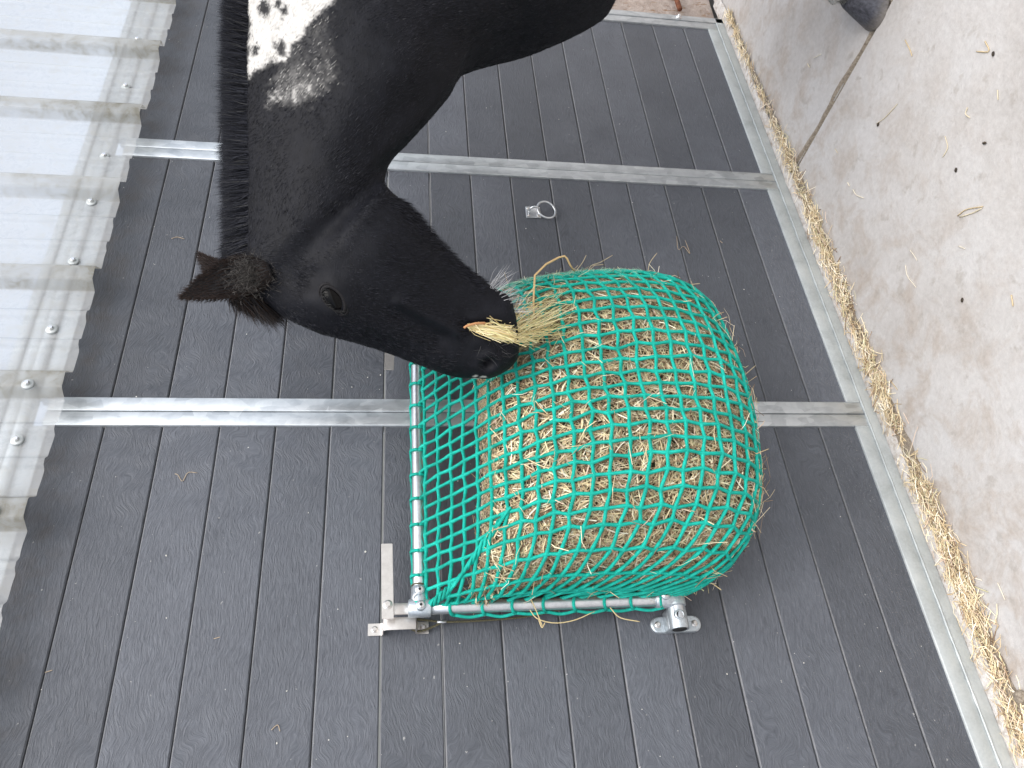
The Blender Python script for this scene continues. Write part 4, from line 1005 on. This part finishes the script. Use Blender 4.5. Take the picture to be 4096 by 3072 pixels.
# ---- ears
def ear(tip, basec, side_px, wid, open_dir, name='ear'):
    """tip, base in world; cup opens along open_dir"""
    ax = tip - basec; Lh = np.linalg.norm(ax); a = ax / Lh; o_ = nrm(open_dir - a * np.dot(open_dir, a)); s_ = np.cross(a, o_)
    V = []; Fc = []; nk, nq = 26, 28
    for i in range(nk):
        t = i / (nk - 1); w = wid * float(np.interp(t, [0, .1, .25, .42, .6, .78, .92, 1], [.45, .78, 1.0, .98, .78, .50, .20, .03])) + .0010
        cur = s_ * .012 * math.sin(math.pi * t) - o_ * .012 * math.sin(math.pi * t * .9)
        c = basec + ax * t + cur
        dpt = .95 * w
        cup = .75 * min(1, t * 3)
        for k in range(nq):
            th = 2 * math.pi * k / nq
            x = math.cos(th); y = math.sin(th)          # y>0 : open side
            yy = y * dpt * .75
            if y > 0: yy = y * dpt * .75 * (1 - cup) - cup * dpt * .55 * (1 - abs(x) ** 2.2)
            V.append(c + s_ * x * w * .85 + o_ * yy)
    Fc = [(i * nq + k, i * nq + (k + 1) % nq, (i + 1) * nq + (k + 1) % nq, (i + 1) * nq + k) for i in range(nk - 1) for k in range(nq)]
    Fc += [tuple(range(nq))[::-1], tuple((nk - 1) * nq + k for k in range(nq))]
    mb = MB(); mb.add(V, Fc); e = mb.build(name, G['skin'], horse)
    bm = bmesh.new(); bm.from_mesh(e.data); bmesh.ops.recalc_face_normals(bm, faces=bm.faces); bm.to_mesh(e.data); bm.free()
    V = np.array(V); m = 5200; i = rng.integers(0, nk - 1, m); i = np.minimum(i, rng.integers(0, nk - 1, m) + 6).clip(0, nk - 2); k = rng.integers(0, nq, m)
    P = V[i * nq + k] * .5 + V[(i + 1) * nq + (k + 1) % nq] * .5; c = basec + ax * (i / (nk - 1))[:, None]
    n_ = P - c; n_ -= a * (n_ @ a)[:, None]; n_ /= np.linalg.norm(n_, axis=1)[:, None] + 1e-9
    inn = (np.sin(2 * math.pi * k / nq) > .15) & (n_ @ o_ < 0); n_[inn] = o_
    Dd = a * .9 + n_ * .35 + rng.normal(0, .15, (m, 3)); Dd /= np.linalg.norm(Dd, axis=1)[:, None]
    bc = np.array([(.028, .019, .016)]) * rng.uniform(.4, 1.7, (m, 1))
    hairs(P, Dd, n_, rng.uniform(.008, .016, m), .0009, bc, 'ear_hair', e, .12)
    # tufts inside the cup
    m = 1300; tq = rng.normal(.20, .13, m).clip(-.1, .55); P = basec + ax * tq[:, None] + s_ * (rng.normal(0, .42, m).clip(-1., 1.) * wid)[:, None] + o_ * (rng.uniform(-.002, .012, m))[:, None]
    Dd = o_ * .32 + s_ * rng.normal(0, .55, m)[:, None] + a * rng.normal(.25, .5, m)[:, None]; Dd /= np.linalg.norm(Dd, axis=1)[:, None]
    bc = np.array([(.050, .046, .042)]) * rng.uniform(.25, 1.9, (m, 1))
    hairs(P, Dd, o_[None].repeat(m, 0), rng.uniform(.008, .018, m), .0008, bc, 'ear_tuft', e, .35)
    return e
def offp(px, py, d): return onplane(px, py, MZ - NH * d, NH)          # d metres to the horse's left of its middle plane
eb, _ = near_surface(1035, 1085)
toC = nrm(EYE - eb)
ear(offp(724, 1187, .085), offp(1082, 1080, .046), None, .049, nrm(toC + np.array([.5, -.2, -.35])))
ear(offp(806, 1014, -.10), offp(985, 1110, -.055), None, .034, nrm(np.array([.5, .2, 0.])))
# ---- forelock falling between the ears over the forehead
m = 5200; t0 = rng.random(m)
r0 = np.stack([hp(905 + 120 * q, 1135 + 45 * q + rng.uniform(-25, 25)) for q in t0]) + NH * rng.normal(0, .018, m)[:, None]
tgt = np.stack([hp(930 + 215 * q + rng.normal(0, 14), 1212 + 78 * q + rng.normal(0, 14)) for q in np.clip(t0 * .55 + .55 * rng.random(m), 0, 1)]) - NH * rng.normal(.008, .022, m)[:, None]
dv = tgt - r0; ln_ = np.linalg.norm(dv, axis=1); dv /= ln_[:, None]
fc = np.array([(.011, .010, .011)]) * rng.uniform(.5, 2., (m, 1)); tipb = rng.random(m) < .35; fc[tipb] = np.array([.030, .018, .012]) * rng.uniform(.6, 1.4, (tipb.sum(), 1))
hairs(r0, dv, -NH[None].repeat(m, 0), ln_ * rng.uniform(.75, 1.15, m), .0014, fc, 'forelock', horse, .10)
# ---- eye with lids
ep, en = near_surface(1331, 1193); ev_ = nrm(en * .6 + nrm(EYE - ep) * .6)
lo = nrm(atY(1362, 1232, ep[1]) - atY(1308, 1158, ep[1])); lo -= ev_ * np.dot(lo, ev_); lo = nrm(lo); sh = np.cross(ev_, lo)
ec = ep - ev_ * .001
mb = MB(); V = []; Fc = []; n1, n2 = 24, 14
for i in range(n2 + 1):
    ph = math.pi * i / n2
    for k in range(n1):
        th = 2 * math.pi * k / n1; V.append(ec + lo * .0270 * math.sin(ph) * math.cos(th) + sh * .0165 * math.sin(ph) * math.sin(th) + ev_ * .0135 * math.cos(ph))
Fc = [(i * n1 + k, i * n1 + (k + 1) % n1, (i + 1) * n1 + (k + 1) % n1, (i + 1) * n1 + k) for i in range(n2) for k in range(n1)]
mb.add(V, Fc); eyeo = mb.build('eye', G['eye'], horse)
th = np.linspace(0, 2 * math.pi, 49)[:-1]
for (sc, rr, fwd, off_) in ((1.02, .0034, .003, 0), (1.22, .0030, .000, .0)):
    mb = MB(); P = [ec + lo * .0275 * sc * math.cos(a) * (1 + .12 * (math.cos(a) > 0) * abs(math.cos(a)) ** 6) + sh * .0170 * sc * math.sin(a) + ev_ * (fwd + .002 * math.sin(a)) for a in th]
    mb.tube(P, [rr * (1 + .35 * math.sin(a)) for a in th], 8, closed=True); mb.build('eyelid', G['skin'], horse)
m = 60; a = rng.uniform(.15, math.pi - .15, m) * rng.choice([1], m)
sgn = 1 if np.dot(sh, np.array([0, 0, 1.])) > 0 else -1
P = ec + lo * (.028 * np.cos(a))[:, None] + sh * (sgn * .0175 * np.sin(a))[:, None] + ev_ * .005
Dd = ev_ * .8 + np.array([0, 0, -.9]) + rng.normal(0, .2, (m, 3)); Dd /= np.linalg.norm(Dd, axis=1)[:, None]
hairs(P, Dd, ev_[None].repeat(m, 0), rng.uniform(.012, .02, m), .0009, np.full((m, 3), .02), 'eyelash', horse, .1)
# ---- chin whiskers, pale
m = 90; q = rng.random(m)
P = np.stack([hp(1955 + 90 * a_ , 1132 + 95 * a_ ** 1.3 + 22 * rng.random()) for a_ in q]) - NH * rng.uniform(-.02, .03, m)[:, None]
Dd = np.stack([hp(2060 + 10 * a_, 1090 + 70 * a_) - hp(1990, 1160) for a_ in q]); Dd /= np.linalg.norm(Dd, axis=1)[:, None]; Dd += rng.normal(0, .2, (m, 3)); Dd /= np.linalg.norm(Dd, axis=1)[:, None]
hairs(P, Dd, -NH[None].repeat(m, 0), rng.uniform(.03, .065, m), .0010, np.array([(.42, .42, .43)]) * rng.uniform(.4, 1.4, (m, 1)), 'whisker', horse, .16)
m = 40; P = []; 
for _ in range(m):
    pp, pn = near_surface(rng.uniform(1890, 2040), rng.uniform(1340, 1440)); P.append(pp)
P = np.array(P); Dd = np.array([.0, -.4, -.5]) + rng.normal(0, .45, (m, 3)); Dd /= np.linalg.norm(Dd, axis=1)[:, None]
hairs(P, Dd, -NH[None].repeat(m, 0), rng.uniform(.015, .04, m), .0007, np.array([(.06, .06, .06)]) * rng.uniform(.3, 1.5, (m, 1)), 'whisker', horse, .2)
# ---- hooves and feather
def hoof(f):
    V = []; Fc = []; n = 32; prof = [(0.0, 1.0), (.004, 1.02), (.03, .94), (.06, .85), (.078, .78), (.084, .70)]
    for (z, s_) in prof:
        for k in range(n):
            t = 2 * math.pi * k / n; x = math.cos(t); y = math.sin(t)
            rx = .078 * s_ if x > 0 else .062 * s_ * (.85 if abs(y) < .3 else 1)
            V.append(f - dirb * (x * rx - z * .55) + LL * y * .066 * s_ + np.array([0, 0, z]))
    Fc = [(i * n + k, i * n + (k + 1) % n, (i + 1) * n + (k + 1) % n, (i + 1) * n + k) for i in range(len(prof) - 1) for k in range(n)] + [tuple(range(n))[::-1], tuple((len(prof) - 1) * n + k for k in range(n))]
    mb = MB(); mb.add(V, Fc); o = mb.build('hoof', G['hoof'], horse, sharp=50)
    m = 2600; t = rng.uniform(0, 2 * math.pi, m); z = rng.uniform(.075, .20, m)
    P = f + dirb * (.05 + (z - .08) * .9)[:, None] - dirb * (np.cos(t) * .054)[:, None] + LL * (np.sin(t) * .052)[:, None]; P[:, 2] = z
    out = -dirb * np.cos(t)[:, None] + LL * np.sin(t)[:, None]
    Dd = out * .45 + np.array([0, 0, -1.]) + rng.normal(0, .15, (m, 3)); Dd /= np.linalg.norm(Dd, axis=1)[:, None]
    cc = np.array([(.42, .40, .36)]) * rng.uniform(.08, 1.3, (m, 1))
    hairs(P, Dd, out, rng.uniform(.02, .045, m), .0012, cc, 'feather', horse, .12)
for k in feet: hoof(feet[k])

# ------------------------------------------------------------------ mouthful of hay between lips and net
mh = empty('hay_mouthful', atY(2000, 1330, -.36), 'wisp of pale hay hanging from the horse mouth to the net', 'hay')
def polystalk(P, r, name, parent, col, n=6):
    mb = MB(); P = np.asarray(P, float); rr = [r] * len(P); rr[-1] = r * .7; mb.tube(P, rr, n); o = mb.build(name, G['hay'], parent)
    ca = o.data.color_attributes.new('tint', 'FLOAT_COLOR', 'POINT'); ca.data.foreach_set('color', np.tile(np.array([*col, 1.], np.float32), len(o.data.vertices))); return o
sp0, sn0 = near_surface(1880, 1310); spE, _ = near_surface(2045, 1330)
def in_front(x, y, d=.008):
    """just off the lips while beside the muzzle, then easing back to the net"""
    if x < 2050:
        p, _n = near_surface(x, min(max(y, 1240), 1420)); Yv = p[1]
    else: Yv = spE[1] + (-.335 - spE[1]) * min(1, (x - 2050) / 130)
    p = atY(x, y, Yv); return p + nrm(EYE - p) * (d + .012 * rng.random())
m = 190; q = rng.random(m) ** .7
A = []; B = []
for a_ in q:
    x0 = rng.uniform(1868, 1990); y0 = 1306 + (x0 - 1868) * .14 + rng.normal(0, 14) * (x0 - 1840) / 90
    A.append(in_front(x0, y0)); x1 = x0 + rng.uniform(70, 190); y1 = 1318 + (x1 - 1880) * .14 + rng.normal(0, 15)
    B.append(in_front(x1, y1))
A = np.array(A); B = np.array(B); T = B - A; ln_ = np.linalg.norm(T, axis=1); T /= ln_[:, None]
nn = nrm(EYE - A.mean(0))[None].repeat(m, 0); nn -= T * np.sum(nn * T, 1)[:, None]; nn /= np.linalg.norm(nn, axis=1)[:, None]
PLT = np.array([(.72, .60, .30), (.85, .74, .46), (.60, .46, .22), (.66, .60, .30)])
tag(stalks((A + B) / 2, T, nn, ln_, rng.uniform(.0010, .0022, m), .07, 'wisp', mh, PLT, np.ones(4)), kind='stuff')
m = 130; A = []; B = []
for _ in range(m):
    x0 = rng.uniform(1965, 2150); y0 = 1326 + rng.normal(0, 10 + (x0 - 1965) * .09); x1 = x0 + rng.uniform(40, 330) ** 1.0; y1 = y0 - (x1 - x0) * rng.uniform(.15, .75) + rng.normal(0, 12); y1 = max(y1, 1180 - (x1 - 2050) * .25)
    A.append(in_front(x0, y0)); B.append(atY(x1, y1, -.33 + .00008 * (x1 - 2050) + rng.normal(0, .012)))
A = np.array(A); B = np.array(B); T = B - A; ln_ = np.linalg.norm(T, axis=1); T /= ln_[:, None]
nn = nrm(EYE - A.mean(0))[None].repeat(m, 0); nn -= T * np.sum(nn * T, 1)[:, None]; nn /= np.linalg.norm(nn, axis=1)[:, None]
tag(stalks((A + B) / 2, T, nn, ln_ * .95, rng.uniform(.0009, .0017, m), .10, 'pulled_stalks', mh, PLT, np.ones(4)), kind='stuff')
polystalk([atY(x, y, Y) for (x, y, Y) in ((2140, 1330, -.33), (2136, 1280, -.345), (2134, 1197, -.36), (2139, 1102, -.36), (2184, 1057, -.35), (2235, 1030, -.34), (2258, 1024, -.34), (2268, 1034, -.335), (2280, 1060, -.32), (2298, 1086, -.30))], .0026, 'long_stalk', mh, (.62, .44, .22))
polystalk([atY(x, y, Y) for (x, y, Y) in ((1856, 1312, sp0[1] - .02), (1866, 1304, sp0[1] - .022), (1900, 1294, sp0[1] - .024), (1935, 1292, sp0[1] - .02), (1990, 1312, -.40))], .0028, 'broken_stem', mh, (.52, .26, .12))
for pts in ([(2300, 1090), (2330, 1050), (2345, 1020)], [(2350, 1105), (2362, 1065), (2400, 1050), (2450, 1021)], [(2372, 1062), (2415, 1058)], [(2225, 1155), (2220, 1120), (2228, 1080)], [(2592, 1085), (2600, 1050), (2628, 1012)], [(2735, 1150), (2770, 1138), (2800, 1134)], [(2960, 1515), (2990, 1490), (3022, 1462)]):
    polystalk(crom([atY(x, y, -.22 - .01 * k) for k, (x, y) in enumerate(pts)], 10), .0012, 'stray_stalk', mh, (.45, .38, .26))
# stalks hanging out of the net beside the side tube
for pts in ([(2120, 2440), (2150, 2475), (2220, 2492), (2300, 2480), (2380, 2445)], [(2110, 2370), (2135, 2420), (2170, 2505)], [(2155, 2480), (2168, 2510), (2180, 2490)], [(2440, 2430), (2480, 2470), (2560, 2487)], [(2800, 2310), (2850, 2335), (2885, 2360)]):
    polystalk(crom([atY(x, y, TY - .02) for (x, y) in pts], 14), .0012, 'stray_stalk', mh, (.60, .48, .26))

# ------------------------------------------------------------------ swept hay along the wall foot, loose bits on the floor
n = 9000; x = rng.uniform(-.6, 2.95, n); dens = np.array([.55 + .9 * noise.noise(Vector((a_ * 5, 3, 1))) + .25 * noise.noise(Vector((a_ * 17, 3, 1))) for a_ in x])
keep = rng.random(n) < np.clip(dens * np.interp(x, [0, .9, 1.9, 2.1, 2.95], [1.1, 1.1, .9, .35, .4]), .06, 1); x = x[keep]; n = len(x)
wd = np.interp(x, [0, 1., 2.0, 2.95], [.024, .020, .016, .007])
y = -.046 - .006 * np.sin(x * 4) - rng.normal(0, 1, n) * wd; y = np.minimum(y, -.012)
P = np.stack([x, y, .003 + rng.random(n) ** 2 * .016], 1)
a = rng.normal(0, .75, n); T = np.stack([np.cos(a), np.sin(a), rng.normal(0, .13, n)], 1); T /= np.linalg.norm(T, axis=1)[:, None]
nn = np.tile([0., 0., 1.], (n, 1)); nn -= T * np.sum(nn * T, 1)[:, None]; nn /= np.linalg.norm(nn, axis=1)[:, None]
lnn = rng.uniform(.015, .06, n); P[:, 2] = np.maximum(P[:, 2], np.abs(T[:, 2]) * lnn * .5 + .0015)
tag(stalks(P, T, nn, lnn, rng.uniform(.0012, .0030, n), .12, 'swept_hay', None, PAL * np.array([1.12, 1.12, 1.15]), np.array([.2, .22, .14, .1, .07, .06, .04, .07, .1])), 'line of swept golden hay lying along the foot of the board wall', 'hay', kind='stuff')
V = []; Fc = []; xs = np.linspace(-.6, 2.95, 420)
for i, xx in enumerate(xs):
    w = np.interp(xx, [0, 1., 2.0, 2.95], [.030, .024, .016, .007]) * (1 + .5 * noise.noise(Vector((xx * 6, 1, 9))) + .35 * noise.noise(Vector((xx * 23, 1, 9)))); yc = -.044 - .006 * math.sin(xx * 4)
    hgt = .004 + .002 * noise.noise(Vector((xx * 20, 2, 9)))
    V += [(xx, yc + w, .0006), (xx, yc + w * .4, hgt), (xx, yc - w * .4, hgt * .8), (xx, yc - w, .0006)]
    if i: Fc += [tuple((i - 1) * 4 + k for k in (q, q + 1)) + tuple(i * 4 + k for k in (q + 1, q)) for q in range(3)]
mb = MB(); mb.add(V, Fc); tag(mb.build('chaff_bed', G['dirt']), 'brown chaff and dust under the swept hay', 'chaff', kind='stuff')
# single stalks on the concrete (photo pixels give the spot on the floor)
LDESC = {0: 'thick folded straw bent open like a tent on the concrete', 1: 'thin straw beside the thick folded straw on the concrete', 2: 'pale broad bent straw near the floor joint', 3: 'hooked pale straw beside a dark seed husk', 4: 'long brownish curved stalk on the bare concrete', 5: 'small C shaped stalk on the bare concrete', 7: 'long thin curved straw on the concrete beyond the swept hay', 8: 'long thin stalk with a dark husk at its end'}
LOOSE = [[(3830, 863), (3865, 838), (3932, 826)], [(3838, 868), (3890, 852), (3928, 832)], [(3412, 758), (3425, 780), (3455, 792)], [(3940, 165), (3955, 205), (3905, 206)], [(3780, 545), (3790, 590), (3770, 630)], [(3870, 430), (3862, 455), (3880, 472)],
         [(3640, 1000), (3655, 1020), (3668, 1042)], [(3622, 1060), (3630, 1105), (3665, 1150)], [(3505, 495), (3540, 470), (3590, 415)], [(3620, 160), (3640, 200), (3648, 225)], [(3340, 595), (3350, 612)], [(3390, 730), (3398, 745)], [(3230, 255), (3238, 270)], [(3255, 232), (3285, 216)], [(3990, 360), (3992, 400)], [(3835, 985), (3860, 995)], [(4045, 1180), (4052, 1225)], [(3940, 2720), (3962, 2760)], [(3990, 2330), (4020, 2400)], [(3560, 1520), (3590, 1560)]]
for k, pts in enumerate(LOOSE):
    Q = [atZ(x_, y_, .0022 if k < 18 else .0022) for (x_, y_) in pts]
    o = polystalk(crom(Q, 8), .0011 + .0006 * random.random(), 'hay_stalk', None, random.choice([(.66, .58, .42), (.58, .46, .28), (.72, .66, .54)]))
    tag(o, LDESC.get(k, 'short single loose hay stalk lying on the bare concrete floor'), 'hay stalk', 'loose stalks on the floor')
for (x_, y_) in ((3972, 215), (3937, 572), (3823, 680), (3512, 498), (3848, 1200)):
    c = atZ(x_, y_, .003); V = []; Fc = []; n1, n2 = 10, 7; ax = nrm((random.uniform(-1, 1), random.uniform(-1, 1), 0)); bx = np.cross((0, 0, 1), ax)
    for i in range(n2 + 1):
        ph = math.pi * i / n2
        for k in range(n1):
            th_ = 2 * math.pi * k / n1; rr = 1 + .25 * noise.noise(Vector((i, k, x_)))
            V.append(c + ax * .006 * math.cos(ph) * rr + bx * .0035 * math.sin(ph) * math.cos(th_) * rr + np.array([0, 0, 0.0028 * math.sin(ph) * math.sin(th_)]))
    Fc = [(i * n1 + k, i * n1 + (k + 1) % n1, (i + 1) * n1 + (k + 1) % n1, (i + 1) * n1 + k) for i in range(n2) for k in range(n1)]
    mb = MB(); mb.add(V, Fc); tag(mb.build('seed_husk', G['husk']), 'small dark brown seed husk on the bare concrete floor', 'husk', 'husks on the floor')
c = atZ(4078, 2785, .010); bm = bmesh.new(); bmesh.ops.create_icosphere(bm, subdivisions=3, radius=.014)
for v in bm.verts: v.co = v.co * (1 + .3 * noise.noise(v.co * 90)); v.co.z *= .7; v.co += Vector(c)
mb = MB(); mb.bm(bm); tag(mb.build('dirt_clod', G['dirt']), 'small round brown dirt clod beside the swept hay', 'clod')
# dry wisps stuck to the boards, each its own
WISP = [[(700, 1895), (712, 1900), (730, 1925), (752, 1890), (790, 1892)], [(686, 955), (708, 948), (738, 956)], [(2707, 945), (2713, 998), (2735, 985), (2760, 1015), (2740, 960)], [(2880, 963), (2890, 972)], [(855, 2555), (880, 2548)], [(1085, 2920), (1110, 2900), (1120, 2925)], [(180, 2690), (210, 2680)]]
for pts in WISP:
    o = polystalk(crom([atY(x_, y_, .0055) for (x_, y_) in pts], 14), .0008, 'dry_wisp', None, (.48, .38, .27)); tag(o, 'tiny dry hay wisp stuck to a charcoal board', 'hay wisp', 'wisps stuck to the boards')
# pale flecks on the boards
mb = MB()
for _ in range(230):
    x = random.uniform(.15, 2.85); z = random.uniform(.12, H + .7); r = abs(random.gauss(.0006, .0007)) + .0005; yv = .0062; an = [random.uniform(.5, 1.2) for _ in range(5)]
    mb.add([(x + r * an[k] * math.cos(k * 1.257), yv, z + r * an[k] * math.sin(k * 1.257)) for k in range(5)] + [(x, yv - r * .4, z)], [(k, (k + 1) % 5, 5) for k in range(5)])
tag(mb.build('pale_fleck', G['speck'], smooth=False), 'scattered tiny pale flecks of dry mud on the charcoal boards', 'flecks', kind='stuff')
